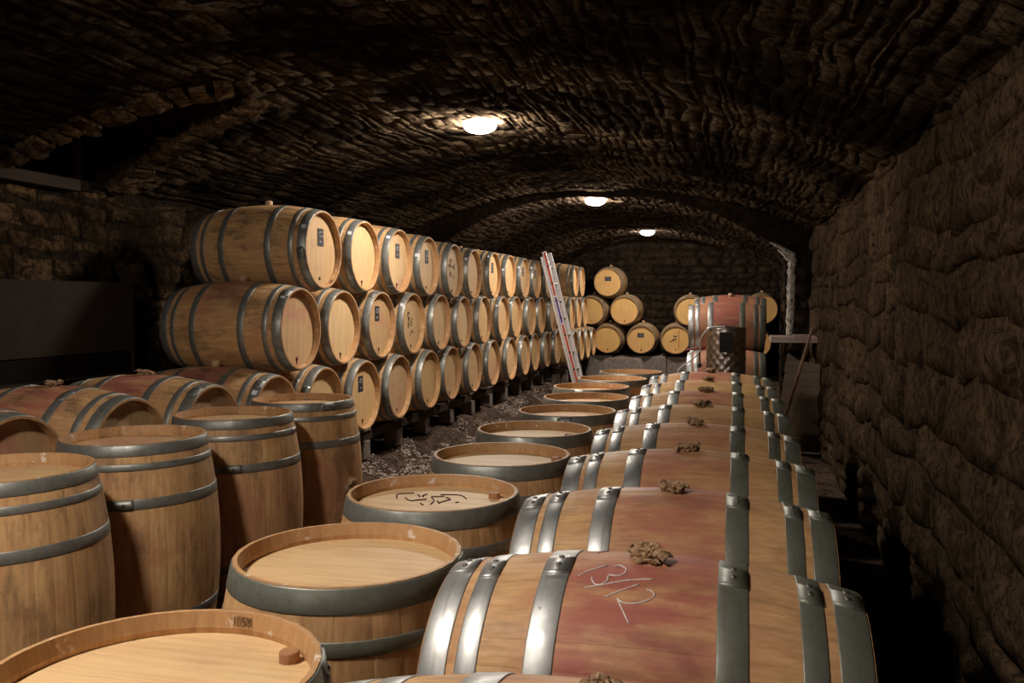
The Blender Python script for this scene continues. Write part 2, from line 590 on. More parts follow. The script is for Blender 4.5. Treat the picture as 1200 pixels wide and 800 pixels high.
def masonry(parent, S, sgn, u_rng, v_rng, course, length, mat, seed, h=0.025, gap=0.008, along='v', keep=None, top=300, vary=0.35, warp=.8, stag=.12):
    """courses step through one parameter; stones follow the other"""
    rnd = random.Random(seed)
    stones = []
    S0 = S

    def S(u, v):
        q = Vector((u * 1.1, v * 1.1, seed))
        a = warp * (.075 * noise.noise(q) + .035 * noise.noise(q * 3.1) + .016 * noise.noise(q * 7.3))
        b = warp * (.05 * noise.noise(q + Vector((9, 3, 1))) + .03 * noise.noise(q * 3.3 + Vector((5, 1, 1))))
        return S0(min(max(u + a, u_rng[0] - .01), u_rng[1] + .01), min(max(v + b, v_rng[0] - .01), v_rng[1] + .01))
    c0, c1 = u_rng if along == 'v' else v_rng
    l0, l1 = v_rng if along == 'v' else u_rng
    c = c0
    while c < c1 - 0.02:
        cc = course * rnd.uniform(1 - vary, 1 + vary)
        ce = min(c1, c + cc)
        p = l0 - rnd.uniform(0, length)
        while p < l1:
            ll = length * rnd.uniform(0.55, 1.6)
            a, b = max(p, l0), min(p + ll, l1)
            p += ll
            if b - a < 0.06:
                continue
            k1, k2 = cc * stag * rnd.uniform(-1, 1), cc * stag * rnd.uniform(-1, 1)
            if along == 'v':
                u0, u1, v0, v1 = c + k1, ce + k2, a, b
            else:
                u0, u1, v0, v1 = a, b, c + k1, ce + k2
            m = S((u0 + u1) / 2, (v0 + v1) / 2)
            if keep and not keep(m):
                continue
            stones.append(stone_geo(S, sgn, u0, u1, v0, v1, h * rnd.uniform(.5, 1.5), rnd, gap))
        c = ce

    def score(st):
        q = proj(st[2])
        if q is None or not (-30 < q[0] < 1230 and -30 < q[1] < 830):
            return 0
        xs, ys = [], []
        for vv in st[0][::3]:
            r = proj(vv)
            if r is None:
                return 0
            xs.append(r[0])
            ys.append(r[1])
        return (min(max(xs), 1200) - max(min(xs), 0)) * (min(max(ys), 800) - max(min(ys), 0))
    stones.sort(key=score, reverse=True)
    rest = MB()
    for i, (v, f, p0, du, dv) in enumerate(stones):
        if i < top and score(stones[i]) > 60:
            o = link('stone', mesh('stone', [q - p0 for q in v], f, True, mat), parent)
            o.location = p0
        else:
            rest.add(v, f)
    if rest.v:
        o = rest.obj('stones', mat, parent, True)
        o['kind'] = 'stuff'
    return stones


Y1, Y2, YE, YB = 11.0, 15.5, 19.15, -6.0
XL1, XR1 = VX - 2.73, VX + 2.73
XL2 = VX - 2.30

# floor
def floorS(u, v):
    z = 0.012 * noise.noise(Vector((u * 1.3, v * 1.3, 0))) + 0.006 * noise.noise(Vector((u * 4, v * 4, 2)))
    return Vector((u, v, z - 0.012))


fl = grid('floor', floorS, lin(-4.8, 1.2, 60), lin(YB, YE + .3, 200), 'floor')
tag(fl, 'brown trodden earth floor of the cellar', None, None, 'structure')

# main vault with the hole of the window recess
ce = grid('ceiling', surf_vault(1), lin(0, ARC[1][1][-1], 110), lin(YB, 2.4, 60) + lin(2.5, 6.5, 100) + lin(6.6, Y1, 50), 'mortar',
          keep=lambda c: not in_lun(c.x, c.y, c.z))
tag(ce, 'low sooty stone barrel vault over the cellar', None, None, 'structure')
La = ARC[1][1][-1]
masonry(ce, surf_vault(1), -1, (0.0, La), (0.6, Y1), 0.088, 0.36, 'stone_v', 11, h=0.0068, gap=0.002, along='v', vary=.55, warp=1.0, stag=.34,
        keep=lambda m: not in_lun(m.x - .05, m.y, m.z - .02) and not (abs(m.x - LAMPS[1][0]) < .16 and abs(m.y - LAMPS[1][1]) < .16), top=300)
c2 = grid('ceiling', surf_vault(2), lin(0, ARC[2][1][-1], 70), lin(Y1, Y2, 40), 'mortar')
tag(c2, 'far section of stone vault past the dark arch', None, None, 'structure')
masonry(c2, surf_vault(2), -1, (0, ARC[2][1][-1]), (Y1, Y2), 0.10, 0.26, 'stone_v2', 12, h=0.0085, gap=.002, warp=1.0, stag=.34, top=120)
c3 = grid('ceiling', surf_vault(3), lin(0, ARC[3][1][-1], 70), lin(Y2, YE, 30), 'mortar')
tag(c3, 'last section of stone vault before the end wall', None, None, 'structure')
masonry(c3, surf_vault(3), -1, (0, ARC[3][1][-1]), (Y2, YE), 0.11, 0.28, 'stone_v2', 13, h=0.0085, gap=.002, warp=1.0, stag=.34, top=60)

# walls
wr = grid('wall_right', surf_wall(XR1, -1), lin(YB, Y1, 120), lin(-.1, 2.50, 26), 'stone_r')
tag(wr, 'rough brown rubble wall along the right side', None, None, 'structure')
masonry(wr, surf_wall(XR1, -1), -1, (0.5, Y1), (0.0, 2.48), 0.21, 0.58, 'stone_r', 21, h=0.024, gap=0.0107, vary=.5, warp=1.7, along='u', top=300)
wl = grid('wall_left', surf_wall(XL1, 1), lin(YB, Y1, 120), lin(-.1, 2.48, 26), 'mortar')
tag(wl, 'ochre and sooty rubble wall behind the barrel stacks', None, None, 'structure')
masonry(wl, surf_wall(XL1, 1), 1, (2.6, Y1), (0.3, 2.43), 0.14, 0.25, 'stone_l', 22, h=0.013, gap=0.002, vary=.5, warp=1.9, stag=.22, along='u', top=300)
def slant_wall(u, v):
    return Vector((xr2(u) + .03 * noise.noise(Vector((u, v, 3))), u, v))


wr2 = grid('wall_right', slant_wall, lin(Y1 - .02, YE, 50), lin(-.1, 2.25, 14), 'mortar')
tag(wr2, 'narrower right wall beyond the stone pier', None, None, 'structure')
masonry(wr2, slant_wall, -1, (Y1, YE), (0, 2.2), 0.2, 0.34, 'stone_e', 23, h=0.02, along='u', top=60)
wl2 = grid('wall_left', surf_wall(XL2, 1), lin(Y1 - .02, YE, 50), lin(-.1, 2.25, 14), 'mortar')
tag(wl2, 'left wall behind the far barrels', None, None, 'structure')
wb = grid('wall_far', surf_end(YE), lin(XL2 - .3, 1.3, 40), lin(-.1, 3.1, 26), 'mortar')
tag(wb, 'dark rubble end wall of the cellar', None, None, 'structure')
masonry(wb, surf_end(YE), 1, (XL2, .95), (0.3, 3.0), 0.15, 0.30, 'stone_e', 24, h=0.03, along='u', top=300)
wk = grid('wall_back', surf_end(YB), lin(XL1 - .1, XR1 + .1, 10), lin(-.1, 3.1, 10), 'mortar')
tag(wk, 'wall behind the viewer', None, None, 'structure')


def ring_wall(name, Yp, so, si, mat, label, seed):
    """the upright face where a wider vault meets a narrower one, its outer edge tucked into the wider vault"""
    ho, spo, cro = SEC[so]
    hi, spi, cri = SEC[si]
    n = 60
    v, f = [], []
    for i in range(n + 1):
        t = -1 + 2 * i / n
        xi = VX + (hi if t < 0 else xr2(Yp) - VX) * t
        zi = vault_z(xi, Yp, hi, spi, cri)
        xo = VX + (ho + .02) * t
        zo = max(vault_z(xo, Yp, ho, spo, cro) + .03, zi + 0.01)
        v += [(xi, Yp, zi), (xo, Yp, zo)]
    for i in range(n):
        f.append((2 * i, 2 * i + 1, 2 * i + 3, 2 * i + 2))
    k = len(v)
    for sg in (-1, 1):
        a, b = (VX - hi if sg < 0 else xr2(Yp)), VX + sg * (ho + .02)
        if sg > 0 and a > b:
            continue
        z1, z2 = spi, spo + .03
        v += [(a, Yp, -.1), (b, Yp, -.1), (b, Yp, z2), (a, Yp, z1 + .02)]
        f.append((k, k + 1, k + 2, k + 3))
        k += 4
    o = link(name, mesh(name, v, f, False, mat))
    tag(o, label, None, None, 'structure')
    return o


ra = ring_wall('wall_arch', Y1, 1, 2, 'mortar', 'dark upright face of the stone arch across the vault', 5)
ring_wall('wall_arch', Y2, 2, 3, 'mortar', 'second dark arch face near the last lamp', 6)


def pierS(u, v):
    return Vector((u, Y1 - 0.005, v))


masonry(ra, pierS, 1, (xr2(Y1) + .01, XR1 - .03), (0.2, 2.15), 0.19, 0.2, 'stone_e', 31, h=0.016, gap=0.008, along='u', top=40)

# arch stones set on edge round the window recess
def lunS(u, v):                     # u = Y, v = X
    return Vector((v, u, lun_z(u)))


lu = grid('wall_recess', lunS, lin(LUN[0], LUN[1], 30), lin(-5.6, -2.5, 90), 'mortar',
          keep=lambda c: c.x < XL1 or lun_z(c.y) >= vault_z(c.x, c.y, *SEC[1]) - .01)
tag(lu, 'small vaulted recess cut into the left haunch', None, None, 'structure')
mb = MB()
mb.add([(-5.6, LUN[0], 2.40), (XL1 + .02, LUN[0], 2.40), (XL1 + .02, LUN[1], 2.40), (-5.6, LUN[1], 2.40)], [(0, 1, 2, 3)])
for y in LUN:
    mb.add([(-5.6, y, 2.38), (XL1 + .06, y, 2.38), (XL1 + .06, y, 2.48), (-5.6, y, 2.48)], [(0, 1, 2, 3)])
mb.add([(-5.6, LUN[0] - .05, 2.3), (-5.6, LUN[1] + .05, 2.3), (-5.6, LUN[1] + .05, 3.1), (-5.6, LUN[0] - .05, 3.1)], [(0, 1, 2, 3)])
o = mb.obj('recess_box', 'mortar', lu)
rnd = random.Random(4)
for side in (0, 1):                 # voussoirs along both groins
    pts = []
    for i in range(60):
        a = i / 59 * 0.92
        c, h = (LUN[0] + LUN[1]) / 2, (LUN[1] - LUN[0]) / 2
        Y = c + (1 if side else -1) * h * (1 - a)
        z = lun_z(Y)
        # X where the vault has this height
        tt_ = max(0.0, 1 - (z - 2.44) / 0.60) ** (1 / 2.3)
        pts.append(Vector((VX - 2.73 * tt_, Y, z)))
    L = [0]
    for a, b in zip(pts, pts[1:]):
        L.append(L[-1] + (b - a).length)
    s = 0.02
    while s < L[-1] - .08:
        wd = rnd.uniform(.08, .13)
        k = min(range(60), key=lambda q: abs(L[q] - s - wd / 2))
        p = pts[k]
        d = (pts[min(k + 1, 59)] - pts[max(k - 1, 0)]).normalized()
        out = Vector((0, 1 if side else -1, 0))
        out = (out - d * out.dot(d)).normalized()
        nn = d.cross(out).normalized()
        if nn.z > 0:
            nn = -nn
        ln = rnd.uniform(.16, .24)
        v = []
        for a in (-.44, .44):
            for b in (-.02, ln):
                for c_ in (-.03, .030 + rnd.uniform(-.008, .02)):
                    v.append(d * (a * wd + rnd.uniform(-.006, .006)) + out * (b + rnd.uniform(-.012, .012)) + nn * c_)
        me_ = mesh('voussoir', v, [(0, 1, 3, 2), (4, 6, 7, 5), (0, 4, 5, 1), (2, 3, 7, 6), (0, 2, 6, 4), (1, 5, 7, 3)], False, 'stone_l')
        o = link('voussoir', me_, lu)
        o.location = p
        s += wd + .012
# boards and beam inside the recess
t_ = empty('board_shutter', (-5.05, 4.95, 2.42), (0, 0, 0), 'dark vertical boards closing the recess in the left vault', 'shutter')
yy = -0.46
k = 0
while yy < 0.5:
    wdt = [0.15, 0.17, 0.13, 0.18, 0.16, 0.14, .16][k % 7]
    o = MB().box((-.02 + .008 * (k % 2), yy + .005, 0.0), (.012 + .008 * (k % 2), min(yy + wdt, .47) - .005, max(.03, lun_z(4.95 + yy + wdt * (1 if yy > -.05 else 0)) - 2.46)), 0.003).obj('plank', 'redwood' if k == 2 else 'darkwood', t_)
    yy += wdt
    k += 1
o = MB().box((-.04, -.55, -.02), (.06, .55, .06), .006).obj('sill_beam', 'sill')
o.location = (XL1 + .02, 4.55, 2.40)
tag(o, 'worn timber sill beam under the recess in the left vault', 'beam')
o = MB().box((-.035, -.035, 0), (.035, .035, .44), .006).obj('frame_post', 'darkwood')
o.location = (-4.62, 5.22, 2.42)
tag(o, 'dark upright post standing in the recess mouth', 'post')

# ------------------------------------------------------------------ lamps
for i, (lx, ly) in enumerate(LAMPS):
    sec = 1 if ly < Y1 else (2 if ly < Y2 else 3)
    lz = vault_z(lx, ly, *SEC[sec]) - 0.030
    lab = ['round lamp far behind the viewer', 'round lamp above the nearest upright barrels, out of view', 'nearest and largest round glowing ceiling lamp in view',
           'middle round glowing ceiling lamp', 'farthest and smallest glowing ceiling lamp near the end wall'][i]
    t_ = empty('ceiling_lamp', (lx, ly, lz), (0, 0, 0), lab, 'lamp', 'round lamps along the vault')
    MB().lathe([(.10, .045), (.122, .040), (.124, .022), (.120, .020)], 32).obj('lamp_base', 'lampbase', t_, True)
    MB().lathe([(.118, .022), (.129, .014), (.131, .0), (.127, -.018), (.112, -.036), (.086, -.051), (.05, -.061), (.012, -.065)], 32).obj('lamp_diffuser', 'glow', t_, True)

# ------------------------------------------------------------------ barrels
HL, RB, RC = 0.478, 0.345, 0.290
NST = 28
DROP = 0.045


def rad(x):
    return RB - (RB - RC) * (abs(x) / HL) ** 2


def xprofile(n):
    return [-HL + 2 * HL * i / n for i in range(n + 1)]


rs_ = random.Random(8)
wid = [rs_.uniform(.75, 1.25) for _ in range(NST)]
ang = [0.0]
for q in wid:
    ang.append(ang[-1] + q * 2 * PI / sum(wid))
off = (ang[0] + ang[1]) / 2


def P(x, r, a):                     # a = 0 at the top (+Z)
    return (x, r * math.sin(a), r * math.cos(a))


def stave_geo(a0, a1, n, sub=4):
    g = 0.0006
    v, f = [], []
    xs = xprofile(n)
    m = sub + 1
    for x in xs:
        r = rad(x)
        for j in range(m):
            t = j / sub
            rr = r - (0.0010 if j in (0, sub) else 0)
            tt2 = [0, .08, .5, .92, 1][j] if sub == 4 else t
            v.append(P(x, rr, a0 + g + (a1 - a0 - 2 * g) * tt2))
    smooth = []
    for i in range(n):
        for j in range(sub):
            f.append((i * m + j, i * m + j + 1, (i + 1) * m + j + 1, (i + 1) * m + j))
            smooth.append(True)
    k = len(v)
    # inner faces near the ends, end grain, and side walls
    inner = [(-HL, .012), (-HL + .032, .027), (-HL + .08, .029), (HL - .08, .029), (HL - .032, .027), (HL, .012)]
    for x, th in inner:
        for t in (0, .5, 1):
            v.append(P(x, rad(x) - th, a0 + g + (a1 - a0 - 2 * g) * t))
    for i in range(5):
        for j in range(2):
            f.append((k + i * 3 + j, k + (i + 1) * 3 + j, k + (i + 1) * 3 + j + 1, k + i * 3 + j + 1))
            smooth.append(False)
    for end, ki, oi_ in ((0, k, 0), (1, k + 15, n * m)):
        x = -HL if end == 0 else HL
        k2 = len(v)
        for t in (0, .5, 1):
            v.append(P(x, rad(x) - .012, a0 + g + (a1 - a0 - 2 * g) * t))
        for t in (0, .5, 1):
            v.append(P(x, rad(x) - .0016 * (t != .5), a0 + g + (a1 - a0 - 2 * g) * t))
        for j in range(2):
            q = (k2 + j, k2 + j + 1, k2 + 3 + j + 1, k2 + 3 + j)
            f.append(q if end == 0 else q[::-1])
            smooth.append(False)
    return v, f, smooth


def build_me(name, parts, mat):
    V, F, SM = [], [], []
    for v, f, s in parts:
        k = len(V)
        V += v
        F += [tuple(i + k for i in q) for q in f]
        SM += s
    me = mesh(name, V, F, False, mat)
    me.polygons.foreach_set('use_smooth', SM)
    bm = bmesh.new()
    bm.from_mesh(me)
    bmesh.ops.recalc_face_normals(bm, faces=bm.faces[:])
    bm.to_mesh(me)
    bm.free()
    return me


def fixn(me):
    bm = bmesh.new()
    bm.from_mesh(me)
    bmesh.ops.recalc_face_normals(bm, faces=bm.faces[:])
    bm.to_mesh(me)
    bm.free()
    return me


STAVES = [build_me('stave', [stave_geo(ang[i] - off, ang[i + 1] - off, 14)], 'stave') for i in range(NST)]
BODY = build_me('staves', [stave_geo(ang[i] - off, ang[i + 1] - off, 8, 2) for i in range(NST)], 'stave')

HOOPS = {'row': [(.408, .476), (.336, .388), (.166, .232)],
         'mid': [(.418, .476), (.326, .362), (.168, .212)],
         'left': [(.430, .476), (.374, .402), (.222, .264)],
         'rack': [(.412, .476), (.344, .380), (.165, .215)]}


def hoop_me(x0, x1, n, lap, mat):
    mb = MB()
    ks = lin(0, 2 * PI, n)[:-1]
    v, f = [], []
    xs = [x0, x0 + .003, (x0 + x1) / 2, x1 - .003, x1]
    for q, x in enumerate(xs):
        e = 0.0006 if q in (0, 4) else 0.0022
        for a in ks:
            v.append(P(x, rad(x) + e, a))
    for q, x in ((0, x0), (1, x1)):
        for a in ks:
            v.append(P(x, rad(x) - .0012, a))
    for i in range(4):
        for k in range(n):
            f.append((i * n + k, (i + 1) * n + k, (i + 1) * n + (k + 1) % n, i * n + (k + 1) % n))
    for a, b in ((5, 0), (4, 6)):
        for k in range(n):
            f.append((a * n + k, b * n + k, b * n + (k + 1) % n, a * n + (k + 1) % n))
    mb.add(v, f)
    if lap:                         # the riveted overlap with a rounded end
        xc, w_ = (x0 + x1) / 2, (x1 - x0) / 2 - .001
        top, bot = [], []
        A = []
        for k in range(7):
            A.append((-.14, -w_ + 2 * w_ * k / 6))
        for k in range(9):
            t = PI / 2 - PI * k / 8
            A.append((.09 + .05 * math.cos(t), w_ * math.sin(t)))
        for a, dx in A:
            x = xc + dx
            top.append(P(x, rad(x) + .0052, a))
            bot.append(P(x, rad(x) + .001, a))
        n2 = len(A)
        # strip cells so that the plate follows the curve
        vv, ff = [], []
        cols = 8
        for c in range(cols + 1):
            a = -.14 + (.28) * c / cols
            ww = w_ if a < .09 else w_ * math.sqrt(max(0.02, 1 - ((a - .09) / .05) ** 2))
            for r_ in (-1, 1):
                x = xc + r_ * ww
                vv += [P(x, rad(x) + .0052, a), P(x, rad(x) + .001, a)]
        for c in range(cols):
            b = 4 * c
            ff += [(b, b + 2, b + 6, b + 4), (b, b + 4, b + 5, b + 1), (b + 2, b + 3, b + 7, b + 6)]
        ff += [(0, 1, 3, 2), (4 * cols, 4 * cols + 2, 4 * cols + 3, 4 * cols + 1)]
        mb.add(vv, ff)
    return fixn(mb.me('hoop', mat, True))


def shade_auto(me, a=0.5):
    pass


HM = {}
for key in HOOPS:
    for mat in ('hoop', 'hoop_bright'):
        for nn, near in ((64, True), (32, False)):
            for sg in (1, -1):
                for q, (a, b) in enumerate(HOOPS[key]):
                    HM[key, mat, near, sg, q] = (a, b, sg, nn)
HMc = {}


def hoop_mesh(key, mat, near, sg, q):
    k = (key, mat, near, sg, q)
    if k not in HMc:
        a, b = HOOPS[key][q]
        if sg < 0:
            a, b = -b, -a
        HMc[k] = hoop_me(a, b, 64 if near else 32, near, mat)
    return HMc[k]


RIV = MB().lathe([(.0075, -.002), (.0075, .001), (.0055, .0035), (.002, .0045)], 8).me('rivet', 'rivet', True)

HR = RC - .012                      # head radius inside the groove
HX = HL - DROP


def plank_me(z, x0, y0, y1):
    """one board of the round head, between two chords"""
    g = .0004
    y0, y1 = y0 + g, y1 - g
    rr = HR - .001
    n = 8
    pts = []
    for i in range(n + 1):
        y = y0 + (y1 - y0) * i / n
        pts.append((y, math.sqrt(max(0, rr * rr - y * y))))
    poly = [(y, h) for y, h in pts] + [(y, -h) for y, h in reversed(pts)]
    m = len(poly)
    b = .0007
    v = [(x0, y, h) for y, h in poly] + [(x0 - .02, y, h) for y, h in poly]
    cy = (y0 + y1) / 2
    inner = [(x0 + b, cy + (y - cy) * .94, h * .997) for y, h in poly]
    v += inner
    f = [tuple(2 * m + i for i in range(m)), tuple(m + i for i in range(m))[::-1]]
    for i in range(m):
        j = (i + 1) % m
        f += [(i, j, m + j, m + i), (2 * m + i, 2 * m + j, j, i)]
    return fixn(mesh('head_plank', v, f, False, 'head'))


cuts = [-HR, -.205, -.125, -.048, .030, .112, .190, HR]
PLANKS = [plank_me(0, HX, a, b) for a, b in zip(cuts, cuts[1:])]
HEAD = fixn(MB().lathe([(HR, HX - .02), (HR, HX), (HR - .003, HX + .001)], 40, 'x').me('head', 'head', False))
BACK = fixn(MB().lathe([(HR, -HX), (HR, -HX + .02)], 40, 'x').me('head', 'head', False))
BUNG = fixn(MB().lathe([(.030, -.01), (.028, .034), (.025, .037)], 16).me('bung', 'bung', True))
CORK = fixn(MB().lathe([(.0205, 0), (.0195, .018), (.0175, .0205)], 16, 'x').me('head_bung', 'cork', False))
TAP = fixn(MB().lathe([(.013, 0), (.012, .005), (.006, .006)], 12, 'x').me('tap_bung', 'tap', True))
DRIP = MB().add([(HX + .0014, -.010, -.250), (HX + .0014, .006, -.256), (HX + .0014, .010, -.205), (HX + .0014, -.008, -.20)], [(0, 1, 2, 3)]).me('wine_drip', 'tap')


def rag_me(seed):
    r = random.Random(seed)
    bm = bmesh.new()
    bmesh.ops.create_icosphere(bm, subdivisions=4, radius=1)
    for q in bm.verts:
        d = q.co.copy()
        k = 1 + .45 * noise.noise(d * 2.3 + Vector((seed, 0, 0))) + .28 * noise.noise(d * 6.1 + Vector((0, seed, 0))) + .1 * noise.noise(d * 14)
        z = d.z
        q.co = Vector((d.x * .050 * k, d.y * .038 * k, max(-.004, .010 + z * .021 * k + (.006 * noise.noise(d * 9 + Vector((0, 0, seed)))))))
    V = [tuple(q.co) for q in bm.verts]
    F = [tuple(q.index for q in f.verts) for f in bm.faces]
    bm.free()
    mb = MB().add(V, F)
    for _ in range(7):
        a = r.uniform(0, 2 * PI)
        c = Vector((math.cos(a) * 1.25, math.sin(a) * .85, 0))
        s_ = Vector((-c.y, c.x, 0))
        b0 = c * .022 + Vector((0, 0, .020))
        tip = c * r.uniform(.048, .062) + Vector((0, 0, r.uniform(.002, .024)))
        wd = r.uniform(.010, .018)
        n = 5
        v, f = [], []
        for k in range(n):
            t = k / (n - 1)
            p = b0.lerp(tip, t) + Vector((0, 0, .010 * math.sin(PI * t)))
            for j in (-1, 0, 1):
                v.append(p + s_ * (j * wd * (1 + .5 * t)) + Vector((0, 0, (.008 if j == 0 else 0) + r.uniform(-.003, .003))))
        m = len(v)
        v += [q - Vector((0, 0, .003)) for q in v]
        for k in range(n - 1):
            for j in range(2):
                q = (k * 3 + j, k * 3 + j + 1, k * 3 + j + 4, k * 3 + j + 3)
                f += [q, tuple(i + m for i in reversed(q))]
        mb.add(v, f)
    return mb.me('rag_bung', 'burlap', False)


RAGS = [rag_me(k) for k in range(4)]


def strokes_me(name, strokes, r, mat):
    mb = MB()
    for s in strokes:
        mb.tube(smoothcurve(s, 5), r, 5)
    return mb.me(name, mat, True)


def squiggle(seed, w_, h_, n, r, mat, name):
    rr = random.Random(seed)
    S = []
    for _ in range(n):
        y, z = rr.uniform(-w_, w_), rr.uniform(-h_, h_)
        s = [(HX + .0022, y, z)]
        for _ in range(rr.randint(2, 4)):
            y += rr.uniform(-.035, .035)
            z += rr.uniform(-.04, .04)
            s.append((HX + .0022, y, z))
        S.append(s)
    return strokes_me(name, S, r, mat)


LABELME = fixn(MB().box((HX + .0012, -.046, -.066), (HX + .005, .046, .066), .0012).me('slate_label', 'slate'))
LABELTXT = []
for sd in range(3):
    rr = random.Random(sd + 40)
    S = []
    for row, (z, L) in enumerate(((.036, .045), (.010, .066), (-.032, .028))):
        y = -L / 2
        s = []
        while y < L / 2:
            s.append((HX + .0056, y, z + rr.uniform(-.008, .009)))
            y += rr.uniform(.004, .008)
        S.append(s)
    LABELTXT.append(strokes_me('label_writing', S, .0011, 'white'))
STICK = None


def sticker_me():
    x = (HOOPS['rack'][0][0] + HOOPS['rack'][0][1]) / 2
    v = []
    for e in (.0032, .0022):
        for xx in (x - .016, x + .016):
            for a in (-.055, 0, .055):
                v.append(P(xx, rad(xx) + e, a))
    f = [(0, 1, 4, 3), (1, 2, 5, 4), (6, 9, 10, 7), (7, 10, 11, 8), (0, 3, 9, 6), (2, 8, 11, 5), (0, 6, 7, 1), (1, 7, 8, 2), (3, 4, 10, 9), (4, 5, 11, 10)]
    return fixn(mesh('sticker', v, f, False, 'white'))


STICK = sticker_me()
RXm = {'x': Matrix.Identity(4), 'stand': Matrix.Rotation(-PI / 2, 4, 'Y'), 'y': Matrix.Rotation(-PI / 2, 4, 'Z')}


def barrel(label, group, x, y, zc, orient='x', near=False, key='rack', mat='hoop', wine=0.0, grime=0.3, yellow=0.0, roll=0.0, scale=1.0,
           bung=None, seed=0, taps=True, slate=None, sticker=False, cork=None, mark=None, yaw=0.0, laps=None, lx=1.0):
    """zc is the axis height for a lying barrel, the base height for an upright one"""
    rr = random.Random(seed * 7 + 3)
    base = zc if orient == 'stand' else zc - RB * scale
    t = empty('barrel', (x, y, base), (0, 0, yaw), label, 'barrel', group)
    t.scale = (scale * lx, scale, scale)
    L = Matrix.Translation((0, 0, HL if orient == 'stand' else RB)) @ RXm[orient] @ Matrix.Rotation(roll, 4, 'X')
    col = (wine, grime, yellow, 1)

    def ch(name, me, ml=None, par=None):
        o = link(name, me, par or t)
        o.matrix_local = (L if par is None else Matrix.Identity(4)) @ (ml if ml is not None else Matrix.Identity(4))
        o.color = col
        return o
    if near:
        for me in STAVES:
            ch('stave', me)
    else:
        ch('staves', BODY)['kind'] = 'stuff'
    for sg in (1, -1):
        for q in range(3):
            la = 0.0
            if near and laps is None:
                la = rr.uniform(0, 2 * PI)
            elif near:
                la = laps + rr.uniform(-.08, .08)
            h = ch('hoop', hoop_mesh(key, 'hoop_mossy_shaded' if (mat == 'hoop_bright' and sg > 0) else mat, near, sg, q), Matrix.Rotation(la, 4, 'X'))  # wall-side hoops take the darker copy: mould plus painted-in shade
            if near:
                a, b = HOOPS[key][q]
                xm = sg * (a + b) / 2
                for aa in (-.03, .09):
                    rv = link('rivet', RIV, h)
                    rv.matrix_local = Matrix.Rotation(-aa, 4, 'X') @ Matrix.Translation((xm, 0, rad(xm) + .0045))
    if near:
        for me in PLANKS:
            ch('head_plank', me)
    else:
        ch('head', HEAD)
    ch('head', BACK)
    if bung == 'rag':
        ch('rag_bung', RAGS[seed % 4], Matrix.Rotation(-roll, 4, 'X') @ Matrix.Translation((0, 0, RB)) @ Matrix.Rotation(rr.uniform(0, 6), 4, 'Z') @ Matrix.Scale(.84, 4))
    elif bung == 'wood':
        ch('bung', BUNG, Matrix.Translation((0, 0, RB)))
    if taps:
        ch('tap_bung', TAP, Matrix.Rotation(-roll, 4, 'X') @ Matrix.Translation((HX + .001, 0, -.215)))
        if rr.random() < .6:
            ch('wine_drip', DRIP, Matrix.Rotation(-roll, 4, 'X'))
    if cork:
        ch('head_bung', CORK, Matrix.Rotation(-roll, 4, 'X') @ Matrix.Translation((HX + .001, cork[0], cork[1])))
    if slate is not None:
        T = Matrix.Rotation(-roll, 4, 'X') @ Matrix.Translation((0, slate[0], slate[1]))
        if len(slate) > 2:
            T = T @ Matrix.Rotation(PI / 2, 4, 'X')
        s = ch('slate_label', LABELME, T)
        s['label'] = 'small black slate label with white handwriting'
        ch('label_writing', LABELTXT[seed % 3] if len(slate) < 3 else LABELTXT2[seed % 3], None, s)
    if sticker:
        ch('sticker', STICK, Matrix.Rotation(sticker, 4, 'X'))['label'] = 'small white paper sticker'
    if mark is not None:
        ch('brand_mark', mark, Matrix.Rotation(-roll, 4, 'X'))
    return t


LABELTXT2 = []
for sd in range(3):
    rr = random.Random(sd + 70)
    S = []
    for z, Ln in ((.022, .07), (-.006, .09), (-.028, .04)):
        y = -Ln / 2
        s = []
        while y < Ln / 2:
            s.append((HX + .0056, z + rr.uniform(-.006, .007), y))
            y += rr.uniform(.004, .008)
        S.append(s)
    LABELTXT2.append(strokes_me('label_writing', S, .0010, 'white'))

def stamp_me(a0, h=.014, step=.040, flip=1):
    """four small burnt letters on the slanting inner edge of the rim"""
    G = {'V': [[(0, 1), (.5, 0), (1, 1)]], 'O': [[(0, 0), (0, 1), (1, 1), (1, 0), (0, 0)]], 'S': [[(1, 1), (0, 1), (0, .5), (1, .5), (1, 0), (0, 0)]],
         'M': [[(0, 0), (0, 1), (.5, .4), (1, 1), (1, 0)]]}
    mb = MB()
    for k, ch_ in enumerate('VOSM'):
        for st in G[ch_]:
            pts = []
            for u, v in st:
                t = .25 + .5 * v
                x = HL - .032 * (1 - t)
                r_ = RC - .027 + .015 * t - .0008
                pts.append(P(x, r_, a0 + flip * (k + u * .7) * step))
            mb.tube(pts, .0011, 4)
    return mb.me('rim_stamp', 'mark')


ORD = ['first', 'second', 'third', 'fourth', 'fifth', 'sixth', 'seventh', 'eighth', 'ninth', 'tenth', 'eleventh', 'twelfth', 'thirteenth', 'fourteenth', 'fifteenth', 'sixteenth']

